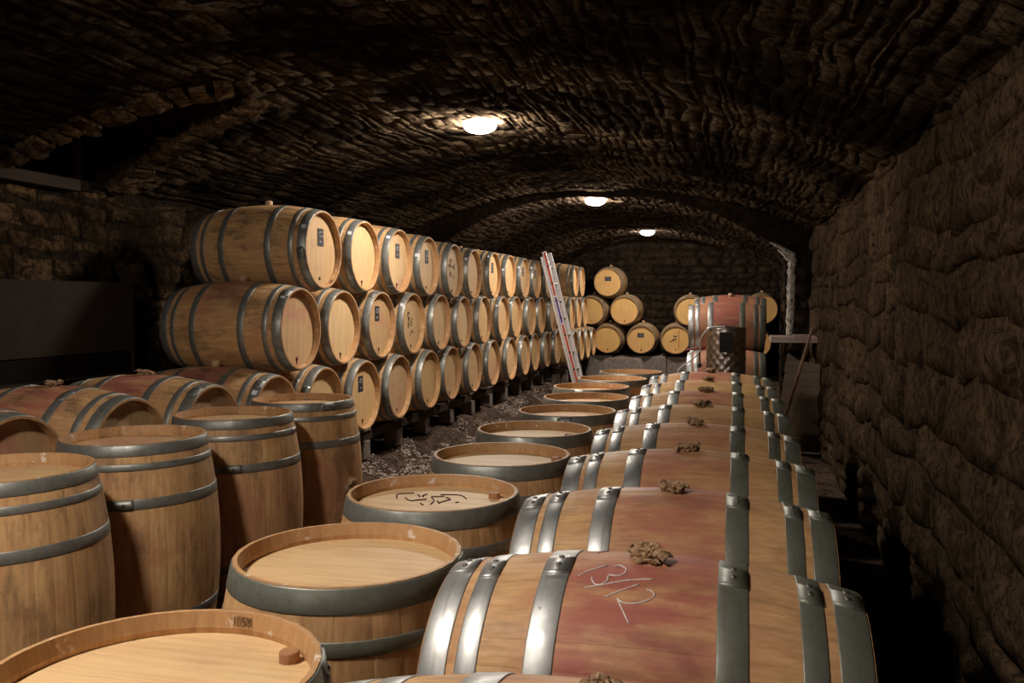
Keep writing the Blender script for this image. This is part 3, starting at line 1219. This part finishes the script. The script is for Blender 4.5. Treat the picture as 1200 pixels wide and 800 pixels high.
# --- upright barrels down the middle
MID = [(-.985, 1.27), (-.96, 2.01), (-.99, 2.73), (-.955, 3.49), (-.985, 4.23), (-.965, 5.01), (-.975, 5.75), (-1.06, 6.49), (-1.0, 7.22), (-.93, 7.96)]
CK = [(-.82, 1.45), (-.84, 2.29), (-.81, 2.86), (-.74, 3.59), (-.81, 4.25)]
MOTIF = [[(-0.1246, 0.115), (-0.0898, 0.0753), (-0.0683, 0.0947), (-0.0472, 0.1071), (-0.049, 0.1206)], [(-0.0964, 0.1654), (-0.0792, 0.1411)], [(-0.0699, 0.187), (-0.0751, 0.1565), (-0.0673, 0.1442)], [(-0.0383, 0.1446), (-0.0157, 0.1084), (-0.0053, 0.0701), (-0.0052, 0.0434)], [(0.0004, 0.0988), (0.0192, 0.063)], [(-0.0376, 0.1519), (-0.0139, 0.1581), (0.0017, 0.1693)], [(0.017, 0.0692), (0.0258, 0.0986), (0.0377, 0.1292), (0.0143, 0.1512)], [(-0.0425, 0.047), (-0.0249, 0.029)], [(0.0697, 0.0896), (0.08, 0.0964)], [(-.15, .10), (-.17, .16), (-.12, .19)], [(-.02, .19), (.05, .20), (.09, .15)]]
# upright: local x is up, local z points to world -x, local y to world y
MOT_ME = strokes_me('brand_mark', [[(HX + .0022, wy - .06, -wx) for wx, wy in s] for s in MOTIF], .0024, 'mark')
for i, (x, y) in enumerate(MID):
    lab = ['upright barrel nearest the camera, its round head cut by the bottom edge',
           'upright barrel second from the camera, greenish hoop and small bung on its head',
           'upright barrel with a dark burnt vine mark on its head, third from the camera',
           'upright barrel fourth from the camera in the middle row', 'upright barrel fifth from the camera in the middle row',
           'upright barrel sixth from the camera, pink-stained head', 'upright barrel seventh from the camera, pink-stained head', 'upright barrel eighth from the camera, bright wet head',
           'upright barrel last but one of the middle row', 'upright barrel last of the middle row, beside the end of the horizontal row'][i]
    cc = None
    if i < len(CK):
        cc = (CK[i][1] - y, -(CK[i][0] - x))
    elif i < 7:
        cc = (.0, -.2)
    t_ = barrel(lab, 'upright barrels down the middle', x, y, 0.0, 'stand', near=i < 8, key='mid', mat='hoop_mossy_shaded' if i == 1 else 'hoop', wine=[.15, .1, .25, .1, .2][i] if i < 5 else .9, grime=.18, yellow=.15, roll=0.0, seed=i + 1,
           taps=False, cork=cc, mark=MOT_ME if i == 2 else None)
    if i == 0:
        o = link('rim_stamp', stamp_me(1.52), t_)
        o.matrix_local = Matrix.Translation((0, 0, HL)) @ RXm['stand']

# --- upright barrels on the left
for i, (x, y, lab) in enumerate(((-2.56, 2.50, 'upright barrel cut by the left edge, nearest of the left four'),
                                 (-2.62, 3.28, 'upright barrel second from the left edge, dark smudges on its belly'),
                                 (-2.62, 4.07, 'upright barrel third of the left four, dark red stain on its back rim'),
                                 (-2.60, 4.80, 'upright barrel last of the left four, beside the rack, rag in its side'))):
    t_ = barrel(lab, 'upright barrels on the left', x, y, 0.0, 'stand', near=True, key='left', wine=.5, grime=.55, yellow=.35, roll=[0, .9, 2.0, PI * .62][i], seed=20 + i, taps=False, scale=1.05)
    if i == 3:
        o = link('rag_bung', RAGS[1], t_)
        o.matrix_local = Matrix.Translation((0, 0, HL - .02)) @ Matrix.Rotation(-.25, 4, 'Z') @ Matrix.Rotation(PI / 2, 4, 'Y') @ Matrix.Translation((0, 0, RB))
    if i == 2:
        mb = MB()
        vv, ff = [], []
        for k in range(9):
            a = math.radians(60 + 70 * k / 8)
            for r_ in (RC - .013, RC - .0005):
                vv.append((r_ * math.cos(a), r_ * math.sin(a), 2 * HL + .0008))
        for k in range(8):
            ff.append((2 * k, 2 * k + 1, 2 * k + 3, 2 * k + 2))
        mb.add(vv, ff)
        mb.obj('wine_stain', 'tap', t_)['label'] = 'dark red wine stain on the rim'

# --- horizontal row on the right
RX = -.19
ROWY = [1.23, 1.955, 2.67, 3.38, 4.09, 4.80, 5.50, 6.20, 6.90]
WN = [.5, 1.15, .85, .75, .45, .15, .8, .1, .9]
lab_r = ['lying barrel at the bottom edge, only the top of its belly and rag in view',
         'lying barrel with chalk numbers on its wine-stained side', 'pink-stained lying barrel just behind the chalked one',
         'third whole lying barrel of the right row, tan sides', 'fourth whole lying barrel of the right row, shaggy rag on its bung',
         'pale lying barrel fifth in the right row', 'pink lying barrel sixth in the right row', 'pale yellow lying barrel seventh in the right row, knotted rag',
         'last lying barrel of the right row, in front of the steel tank']
for i, y in enumerate(ROWY):
    zc = .665 + .006 * max(0, i - 1)
    x = RX + [0, 0, .01, .02, .015, .02, .02, .015, .01][i]
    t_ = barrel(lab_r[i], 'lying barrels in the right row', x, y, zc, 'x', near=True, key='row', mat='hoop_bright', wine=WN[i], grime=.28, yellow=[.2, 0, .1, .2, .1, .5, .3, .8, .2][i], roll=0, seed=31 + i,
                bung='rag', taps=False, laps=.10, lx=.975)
    if i == 1:
        CHALK = [[(-0.145, -0.0997, 0.3281), (-0.1215, -0.0788, 0.3352), (-0.0846, -0.0533, 0.3421)], [(-0.0668, -0.0559, 0.3423), (-0.0559, -0.0504, 0.3435), (-0.0405, -0.0652, 0.3414), (-0.0402, -0.0833, 0.3373), (-0.0537, -0.0958, 0.3335), (-0.0747, -0.0951, 0.3331), (-0.0756, -0.1148, 0.327), (-0.0871, -0.1263, 0.3221), (-0.0999, -0.1282, 0.3209), (-0.1094, -0.1165, 0.3247), (-0.1125, -0.1047, 0.3284)], [(-0.1227, -0.139, 0.3149), (-0.0759, -0.1254, 0.3228), (-0.0294, -0.1093, 0.3299), (0.0271, -0.0986, 0.3334)], [(-0.0742, -0.1614, 0.3066), (-0.0436, -0.1437, 0.3164), (-0.004, -0.1205, 0.3265)], [(-0.0146, -0.2147, 0.2734), (-0.0299, -0.1921, 0.2898), (-0.0463, -0.164, 0.3062)], [(-0.0463, -0.164, 0.3062), (-0.0324, -0.173, 0.3013), (-0.0071, -0.1731, 0.3018), (0.0204, -0.1621, 0.3078), (0.0318, -0.1495, 0.3137), (0.0272, -0.1386, 0.3189), (0.0139, -0.1336, 0.321)], [(-0.1232, 0.0298, 0.343), (-0.1151, 0.0566, 0.3401), (-0.102, 0.0805, 0.336)]]
        S = []
        for s in CHALK:
            q = []
            for p in smoothcurve(s, 4):
                R_ = rad(p.x) + .0002
                l_ = math.hypot(p.y, p.z)
                q.append((p.x, p.y * R_ / l_, p.z * R_ / l_ + RB))
            S.append(q)
        for q in S:
            MB().tube(q, .0017, 5).obj('chalk_stroke', 'chalk', t_, True)['label'] = 'white chalk stroke of the numerals'

# --- red barrels at the far end of the right row, behind the tank
for k, (x, y, z, lab) in enumerate(((-.10, 11.15, .665, 'low wine-stained barrel just behind the steel tank'), (-.10, 11.88, .665, 'low wine-stained barrel under the far red stack'),
                                    (-.10, 11.52, 1.262, 'upper wine-red barrel with bright hoops above the steel tank'), (-.06, 12.25, 1.36, 'uppermost wine-red barrel behind the other upper red one'))):
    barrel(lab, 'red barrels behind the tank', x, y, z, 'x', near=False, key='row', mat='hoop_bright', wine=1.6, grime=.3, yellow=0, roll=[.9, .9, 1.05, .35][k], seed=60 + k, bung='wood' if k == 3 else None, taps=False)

# --- the long rack on the left, three tiers
XF = -3.0                           # plane of the heads
XC = XF - HL
BOT = [3.02, 3.74, 4.45, 5.15, 5.88, 6.64, 7.40, 8.18, 8.98, 9.82, 10.64, 11.45, 12.25, 13.06, 13.87, 14.65]
MIDT = [(a + b) / 2 for a, b in zip(BOT[2:], BOT[3:])]
DD = .698
Z1 = .815


def nest(z, a, b):
    return z + math.sqrt(DD * DD - ((b - a) / 2) ** 2)


MIDT = [(a + b) / 2 for a, b in zip(BOT[3:], BOT[4:])]
MIDT[0] = 5.51
midz = [nest(Z1, a, b) for a, b in zip(BOT[3:], BOT[4:])]
TOPT = [(a + b) / 2 for a, b in zip(MIDT, MIDT[1:])][:11]
topz = [nest((za + zb) / 2, a, b) for a, b, za, zb in zip(MIDT, MIDT[1:], midz, midz[1:])][:11]
rk = random.Random(77)
SQ1 = squiggle(5, .06, .08, 9, .003, 'mark', 'brand_mark')
SQ2 = squiggle(9, .07, .09, 10, .003, 'mark', 'brand_mark')
TIER = [('bottom', BOT, [Z1] * 16), ('middle', MIDT, midz), ('top', TOPT, topz)]
for tn, ys, zs in TIER:
    for i, y in enumerate(ys):
        near = y < 7.6
        feats = ''
        sl = None
        mk = None
        if tn == 'top' and i in (0, 2, 3, 6, 8, 9):
            sl = (.0 + .02, .095)
            feats = ', black slate label'
        if tn == 'middle' and i == 2 or tn == 'bottom' and i == 5:
            sl = (-.03, .10)
            feats = ', black slate label'
        if tn == 'top' and i == 4 or tn == 'middle' and i == 3:
            mk = SQ1 if tn == 'top' else SQ2
            feats = ', burnt mark on head'
        stained = tn == 'bottom' and i < 4
        if stained:
            lab = ['lying barrel at the far left edge, behind the nearest left upright barrel', 'pink-stained lying barrel at the left with a rag bung, below the cooling unit',
                   'lying barrel with dark red belly and rag bung, behind the left uprights', 'lying barrel whose top shows left of the rack, under its lowest row'][i]
        else:
            cnt = i if tn == 'bottom' else i + 1
            lab = f'{ORD[(i - 4) if tn == "bottom" else i]} barrel along the long rack, {tn} tier{feats}'
        mgt = y > 9.5
        yr = rk.uniform(0, .5)
        t_ = barrel(lab, 'stained lying barrels on the left' if stained else f'barrels in the {tn} tier of the long rack', XC + rk.uniform(-.02, .02), y, zs[i] if not (tn == 'bottom' and i < 3) else Z1, 'x', near, 'rack', 'hoop',
               wine=.95 if stained else (.7 if (tn, i) == ('middle', 0) else rk.choice([0, 0, .2, .5])), grime=.7 if stained else rk.choice([.05, .15, .3, .5, .8]), yellow=yr,
               roll=rk.uniform(-.08, .08), seed=100 + i + len(tn) * 20, bung='rag' if (stained and i in (1, 2)) else 'wood',
               taps=True, slate=sl, sticker=False if rk.random() < .12 or (stained and i < 3) else [.75, .55, .4, .9][i % 4] + (.35 if tn == 'top' else 0), mark=mk)
        if tn == 'top' and i == 0:
            o = link('rim_stamp', stamp_me(2.72, flip=-1, step=.05), t_)
            o.matrix_local = Matrix.Translation((0, 0, RB))

# --- the second rack further on
G2 = -2.93 - HL
for tn, ys, z in (('bottom', [15.37, 16.08, 16.79, 17.49], Z1 - .03), ('middle', [15.725, 16.435, 17.14], 1.395), ('top', [16.08, 16.79], 2.0)):
    for i, y in enumerate(ys):
        barrel(f'{ORD[i]} barrel of the far rack behind the ladder, {tn} tier', f'barrels of the far rack, {tn} tier', G2 + (.12 if tn == 'bottom' else 0), y, z, 'x', False, 'rack', 'hoop', wine=.1, grime=.4, yellow=.6,
               seed=300 + i + len(tn) * 10, bung='wood')

# --- barrels facing us against the end wall
ENDF = 17.85
SQ3 = squiggle(14, .05, .06, 8, .006, 'mark', 'brand_mark')
for k, (x, z, sl, lab) in enumerate(((-2.58, 2.02, (0, .07, 1), 'yellow barrel highest at the end wall, with a black label'), (-2.23, 1.43, None, 'plain yellow barrel of the middle tier at the end wall'),
                                     (-2.935, 1.43, None, 'yellow barrel at the end wall half hidden by the far rack, middle tier'),
                                     (-2.585, .83, None, 'yellow barrel at the end wall beside the far rack, lowest tier'), (-1.88, .83, (-.01, .08, 1), 'yellow barrel with black label on the end wall plinth, lowest tier'),
                                     (-1.175, .83, None, 'yellow barrel with a burnt mark and red line on its head'), (-.90, 1.42, (.05, .08, 1), 'yellow barrel with label peeping out left of the red barrels'),
                                     (.03, .83, None, 'low barrel at the end wall hidden behind the red barrels'), (.72, 1.46, (-.05, .08, 1), 'barrel of the end wall seen right of the upper red barrel'), (.50, .775, None, 'barrel of the end wall seen below right of the red barrels'))):
    if k == 7:
        continue
    if k in (8,):
        x = .54
    if k == 9:
        x = .42
    t_ = barrel(lab, 'yellow barrels against the end wall', x, ENDF + HL, z, 'y', False, 'rack', 'hoop', wine=.1, grime=.25, yellow=1.0, seed=400 + k, bung='wood', slate=sl, mark=SQ3 if k == 5 else None, roll=0)
    if k == 5:
        o = MB().box((.065, -HX - .003, RB - .2), (.078, -HX - .0008, RB + .2)).obj('red_line', 'redline', t_)
        o['label'] = 'thin red vertical line down the head'

# ------------------------------------------------------------------ rack supports
BED = .20


def rack(name, x0, x1, ys, zc, label, floor_z, front=True):
    t = empty(name, ((x0 + x1) / 2, ys[0] - .4, 0), (0, 0, 0), label, 'rack', 'barrel racks')
    ox, oy = (x0 + x1) / 2, ys[0] - .4
    zb = zc - rad(HL * .6)
    zr = zb - .045
    for x in (x0, x1):
        MB().box((x - ox - .045, -.1, zr - .085), (x - ox + .045, ys[-1] - ys[0] + .9, zr), .004).obj('rail', 'darkwood', t)
    gaps = [(a + b) / 2 for a, b in zip([ys[0] - .76] + ys, ys + [ys[-1] + .76])]
    v = [(-.06, -.115, 0), (-.06, .115, 0), (-.06, .055, .17), (-.06, -.055, .17)]
    v += [(.06, q[1], q[2]) for q in v]
    sm = mesh('saddle', v, [(0, 1, 2, 3), (4, 7, 6, 5), (0, 4, 5, 1), (1, 5, 6, 2), (2, 6, 7, 3), (3, 7, 4, 0)], False, 'concrete')
    fm = MB().box((-.07, -.07, 0), (.07, .07, zr - .085 - floor_z), .006).me('foot', 'concrete')
    for g in gaps:
        for x in (x0, x1):
            o = link('saddle', sm, t)
            o.location = (x - ox, g - oy, zr)
    for k, g in enumerate(gaps):
        for x in (x0, x1):
            o = link('foot', fm, t)
            o.location = (x - ox, g - oy + .0, floor_z)
    return t


rack('barrel_rack', XF - .78, XF - .24, BOT, Z1, 'low rack with grey concrete saddles under the long barrel stack', BED)
rack('barrel_rack', G2 - .2, G2 + .32, [15.37, 16.08, 16.79], Z1 - .03, 'low rack under the far stack behind the ladder', BED - .1)
rack('barrel_rack', RX - .30, RX + .30, ROWY, .665, 'low rack under the right row of lying barrels', -.01)
rack('barrel_rack', RX - .28, RX + .32, [11.15, 11.88], .665, 'low rack under the far red barrels', -.01)

# plinth of the end wall
t_ = empty('stone_plinth', (-1.3, 18.2, 0), (0, 0, 0), 'stone plinth carrying the barrels at the end wall', 'plinth')
rnd = random.Random(2)
x = -1.9
while x < 1.6:
    wv = rnd.uniform(.4, .75)
    MB().box((x, -.22, 0), (min(x + wv, 1.7) - .012, .85, .475 + rnd.uniform(-.02, .0)), .02).obj('stone', 'concrete', t_)
    x += wv
mb = MB()
mb.add([(-.50, -.1, 0), (.62, -.1, 0), (.62, .2, 0), (-.50, .2, 0), (-.30, -.06, .46), (.30, -.06, .46), (.40, .2, .46), (-.2, .2, .46)],
       [(0, 1, 5, 4), (1, 2, 6, 5), (2, 3, 7, 6), (3, 0, 4, 7), (4, 5, 6, 7)])
o = mb.obj('stone_block', 'concrete')
o.location = (-2.25, 17.35, 0)
tag(o, 'big sloping brown stone block in front of the end wall barrels', 'stone')

# raised bed of earth under the rack, with loose gravel spilling over its edge
def bedS(u, v):                     # u along X, v along Y
    e = -2.86 + .05 * noise.noise(Vector((v * 1.1, 0, 5))) - (.16 if v < 5.5 else 0)
    t = max(0, min(1, (e - u) / .38))
    z = (BED - .005) * (t * t * (3 - 2 * t)) + .03 * noise.noise(Vector((u * 5, v * 5, 1))) * min(1, t * 3)
    return Vector((u, v, z - .004))


bd = grid('floor', bedS, lin(-4.6, -2.55, 46), lin(2.0, 18.9, 190), 'floor')
tag(bd, 'raised bed of earth and rubble running under the barrel rack', None, None, 'structure')
rnd = random.Random(9)
mb = MB()
for k in range(4200):
    y = 5.0 + 10.5 * rnd.random() ** 1.3
    x = -2.98 + rnd.gauss(0, .13)
    if noise.noise(Vector((x * 4, y * 1.6, 8))) < .0:
        continue
    if x > -2.62:
        continue
    z = bedS(x, y).z
    s = rnd.uniform(.006, .017) * (1.4 if rnd.random() < .1 else 1)
    q = [Vector((rnd.uniform(-1, 1), rnd.uniform(-1, 1), rnd.uniform(-.6, .6))) for _ in range(3)]
    a = rnd.uniform(0, 6)
    ca, sa = math.cos(a) * s, math.sin(a) * s
    p = Vector((x, y, z + s * .3))
    v = [p + Vector((ca * 1.3, sa * 1.3, 0)), p + Vector((-sa, ca, s * .2)), p + Vector((-ca * 1.1, -sa * 1.1, 0)), p + Vector((sa, -ca, 0)), p + Vector((0, 0, s * .8)), p - Vector((0, 0, s * .6))]
    mb.add(v, [(0, 1, 4), (1, 2, 4), (2, 3, 4), (3, 0, 4), (1, 0, 5), (2, 1, 5), (3, 2, 5), (0, 3, 5)])
o = mb.obj('gravel', 'gravel')
tag(o, 'pale loose gravel strewn along the foot of the rack', 'gravel', None, 'stuff')

# ------------------------------------------------------------------ cooling unit on the left wall
t_ = empty('cooling_unit', (-4.48, 4.55, 1.08), (0, 0, 0), 'dark boxy cooling unit with a slatted grille on the left wall', 'cooling unit')
bm = bmesh.new()
Y0c, Y1c, Hc = -1.5, .83, .66
out = [(Y0c, .0), (Y1c, .0)]
for k in range(7):
    a = PI / 2 * k / 6
    out.append((Y1c - .05 + .05 * math.cos(a), Hc - .05 + .05 * math.sin(a)))
for k in range(7):
    a = PI / 2 + PI / 2 * k / 6
    out.append((Y0c + .05 + .05 * math.cos(a), Hc - .05 + .05 * math.sin(a)))
n = len(out)


def extr(outline, x0, x1):
    n = len(outline)
    v = [(x0, y, z) for y, z in outline] + [(x1, y, z) for y, z in outline]
    return v, [tuple(range(n))[::-1], tuple(range(n, 2 * n))] + [(i, (i + 1) % n, n + (i + 1) % n, n + i) for i in range(n)]


casing = [(y, z) for y, z in out if z > .1]
casing = [(Y0c, .17), (Y1c, .17)] + casing
mb = MB()
mb.add(*extr(casing, .0, .20))
mb.box((0, Y0c, .0), (.13, Y1c, .17))
mb.box((.13, Y0c, .0), (.20, Y1c, .014))
mb.box((.13, Y1c - .018, .0), (.20, Y1c, .17))
o = fixn(mb.me('casing', 'casing'))
link('casing', o, t_)
sl = MB()
sl.add([(.150, Y0c, 0), (.192, Y0c, -.006), (.192, Y1c - .02, -.006), (.150, Y1c - .02, 0), (.150, Y0c, .003), (.192, Y0c, -.003), (.192, Y1c - .02, -.003), (.150, Y1c - .02, .003)],
       [(0, 1, 2, 3), (4, 7, 6, 5), (0, 4, 5, 1), (1, 5, 6, 2), (2, 6, 7, 3), (3, 7, 4, 0)])
sm = sl.me('slat', 'slat')
for k in range(14):
    o = link('slat', sm, t_)
    o.location = (0, 0, .022 + k * .0107)
for y in (.25, .33):
    MB().box((.05, y, -.05), (.09, y + .018, .0)).obj('bracket', 'slat', t_)

# ------------------------------------------------------------------ ladder leaning on the rack
top, bot = Vector((-2.93, 0, 2.42)), Vector((-2.30, 0, .02))
dl = (top - bot)
LL = dl.length
angl = math.atan2(-dl.x, dl.z)
t_ = empty('ladder', (bot.x, 13.45, .0), (0, -angl, 0), 'aluminium extension ladder with a red stripe leaning on the long rack', 'ladder')
for k, y in enumerate((-.20, .20)):
    MB().box((-.035, y - .0125, .03), (.035, y + .0125, LL), .003).obj('rail', 'alu', t_)
    MB().box((-.04, y - .016, 0), (.04, y + .016, .035)).obj('rubber_foot', 'rubber', t_)
    MB().box((-.075, y - .0125 - .028 * (1 if y < 0 else -1), .30), (-.04, y + .0125 - .028 * (1 if y < 0 else -1), LL * .97), .003).obj('rail', 'alu', t_)
z = .28
rg = MB().tube([(0, -.19, 0), (0, .19, 0)], .014, 8).me('rung', 'alu')
while z < LL - .05:
    o = link('rung', rg, t_)
    o.location = (0, 0, z)
    MB().box((-.018, -.2145, z - .014), (.018, -.2125, z + .014)).obj('rung_end', 'rubber', t_)
    z += .28
for a, b, m_ in ((.05, LL * .52, 'ladred'), (LL * .53, LL * .70, 'ladpur'), (LL * .71, LL - .02, 'ladred')):
    o = MB().box((-.016, -.2142, a), (.016, -.2126, b)).obj('stripe', m_, t_)
    o['label'] = 'violet part of the side stripe' if m_ == 'ladpur' else 'red side stripe'

# ------------------------------------------------------------------ steel tank behind the right row
TX, TY, TR, TZ0, TZ1 = -.075, 8.45, .178, .30, 1.345
t_ = empty('steel_tank', (TX, TY, 0), (0, 0, 0), 'quilted stainless steel tank with a black panel behind the right row', 'tank')
v, f = [], []
nu, nv = 96, 72
for j in range(nv + 1):
    z = TZ0 + (TZ1 - TZ0) * j / nv
    for i in range(nu):
        a = 2 * PI * i / nu
        q = abs(math.sin(7 * a + z * 34)) * abs(math.sin(7 * a - z * 34))
        r_ = TR + (.010 * q if 1 < j < nv - 1 else 0)
        v.append((r_ * math.cos(a), r_ * math.sin(a), z))
for j in range(nv):
    for i in range(nu):
        f.append((j * nu + i, j * nu + (i + 1) % nu, (j + 1) * nu + (i + 1) % nu, (j + 1) * nu + i))
link('shell', mesh('shell', v, f, True, 'steel'), t_)
MB().lathe([(TR + .004, 0), (TR + .006, .006), (TR + .004, .014), (TR - .01, .018), (.02, .032)], 40, c=(0, 0, TZ1 - .004)).obj('lid', 'steel', t_, True)
for k in range(3):
    a = 2 * PI * k / 3 + .5
    MB().tube([(.13 * math.cos(a), .13 * math.sin(a), .0), (.13 * math.cos(a), .13 * math.sin(a), TZ0 + .01)], .018, 10).obj('leg', 'steel', t_)
pz = Matrix.Rotation(.10, 4, 'Z')
o = MB().box((-.060, -TR - .016, TZ1 - .215), (.060, -TR + .018, TZ1 - .028), .004).obj('black_panel', 'black', t_)
o['label'] = 'matt black rectangular panel'
MB().box((-.03, -TR - .012, TZ1 - .26), (.0, -TR + .01, TZ1 - .23), .003).obj('panel_clip', 'rubber', t_)

o = MB().tube(smoothcurve([(-.08, 8.34, 1.366), (-.22, 8.32, 1.36), (-.31, 8.4, 1.25), (-.325, 8.5, 1.12), (-.42, 8.6, 1.02), (-.53, 8.62, .93), (-.56, 8.62, .78)], 8), .008, 8).obj('clear_hose', 'hosew', None, True)
tag(o, 'pale thin hose running off the tank lid down to the left', 'hose')
o = MB().tube(smoothcurve([(-.28, 11.12, 1.03), (-.38, 11.1, 1.028), (-.48, 11.14, 1.01), (-.60, 11.17, .985)], 6), .012, 8).obj('red_hose', 'hoser', None, True)
tag(o, 'short wine-red hose left of the steel tank', 'hose')
t_ = empty('hanging_float', (-.325, 8.5, .985), (0, 0, 0), 'small black ball hanging on a cord beside the tank', 'float')
MB().lathe([(.004, -.024), (.020, -.014), (.024, 0), (.020, .014), (.004, .024)], 14).obj('ball', 'rubber', t_, True)
MB().tube([(0, 0, .02), (0, 0, .13)], .009, 8).obj('cord', 'rubber', t_)

# ------------------------------------------------------------------ shelf, boards and stick by the pier
t_ = empty('wall_shelf', (.60, 10.05, 1.15), (0, 0, 0), 'thick pale wooden shelf board fixed between pier and right wall', 'shelf')
MB().box((-.20, -.13, .0), (.29, .5, .062), .004).obj('board', 'shelfwood', t_)
MB().box((.16, .0, -.14), (.20, .45, .0), .004).obj('bracket', 'darkwood', t_)
o = MB().box((-.09, -.05, 0), (.09, .05, .026), .004).obj('wood_offcut', 'shelfwood')
o.location = (.73, 10.1, 1.2125)
tag(o, 'small pale wood offcut lying on the shelf', 'offcut')
t_ = empty('board_partition', (.62, 9.55, 0), (0, 0, 0), 'weathered horizontal boards standing under the pale shelf', 'partition')
zz = 0.0
tops = [.17, .34, .52, .70, .86]
for k, zt in enumerate(tops):
    x0 = -.20 + .035 * k * .6
    mb = MB()
    x1 = .26
    v = [(x0, -.015, zz + .004), (x1, -.015, zz + .004), (x1, -.015, zt), (x0 + .03, -.015, zt)]
    v += [(a, .015, c) for a, b, c in v]
    mb.add(v, [(0, 1, 2, 3), (4, 7, 6, 5), (0, 4, 5, 1), (1, 5, 6, 2), (2, 6, 7, 3), (3, 7, 4, 0)])
    mb.obj('board', 'greywood', t_)
    zz = zt
v = [(-.10, -.015, .864), (.26, -.015, .864), (.26, -.015, .94), (.05, -.015, .98), (-.065, -.015, 1.06)]
v += [(a, .015, c) for a, b, c in v]
n = 5
MB().add(v, [tuple(range(5)), tuple(range(9, 4, -1))] + [(i, 5 + i, 5 + (i + 1) % 5, (i + 1) % 5) for i in range(5)]).obj('board', 'greywood', t_)
o = MB().tube([(.40, 9.2, .0), (.60, 9.22, .70), (.775, 9.25, 1.335)], [.018, .017, .015], 8).obj('wooden_stick', 'stick', None, True)
tag(o, 'long brown wooden stick leaning against the right wall', 'stick')

# lime crust on the pier
def ribbon(pts, widths, seed):
    rr = random.Random(seed)
    P_ = smoothcurve([Vector((a, 0, b)) for a, b in pts], 8)
    n = len(P_)
    v, f = [], []
    for i, p in enumerate(P_):
        t = i / (n - 1) * (len(widths) - 1)
        k = min(int(t), len(widths) - 2)
        wv = widths[k] + (widths[k + 1] - widths[k]) * (t - k)
        d = (P_[min(i + 1, n - 1)] - P_[max(i - 1, 0)]).normalized()
        s = Vector((d.z, 0, -d.x))
        for j in range(5):
            u = j / 4 * 2 - 1
            hh = .030 * (1 - abs(u) ** 2) + rr.uniform(0, .012)
            v.append(p + s * (u * wv / 2 * (1 + rr.uniform(-.22, .22))) + Vector((0, -hh, 0)))
    for i in range(n - 1):
        for j in range(4):
            f.append((i * 5 + j, i * 5 + j + 1, (i + 1) * 5 + j + 1, (i + 1) * 5 + j))
    return v, f


mb = MB()
for pts, ws, sd in (([(.655, 1.20), (.66, 1.6), (.66, 1.95), (.672, 2.12), (.63, 2.20)], [.085, .10, .09, .10, .09], 1), ([(.655, 2.17), (.56, 2.25), (.46, 2.31), (.41, 2.335)], [.08, .05, .035, .02], 2),
                    ([(.64, 2.12), (.57, 2.19), (.50, 2.245)], [.07, .04, .02], 3)):
    mb.add(*ribbon(pts, ws, sd))
o = mb.obj('lime_crust', 'lime', None, True)
o.location = (0, Y1 - .012, 0)
tag(o, 'white lime crust running up the pier and bending along the arch', 'lime crust')
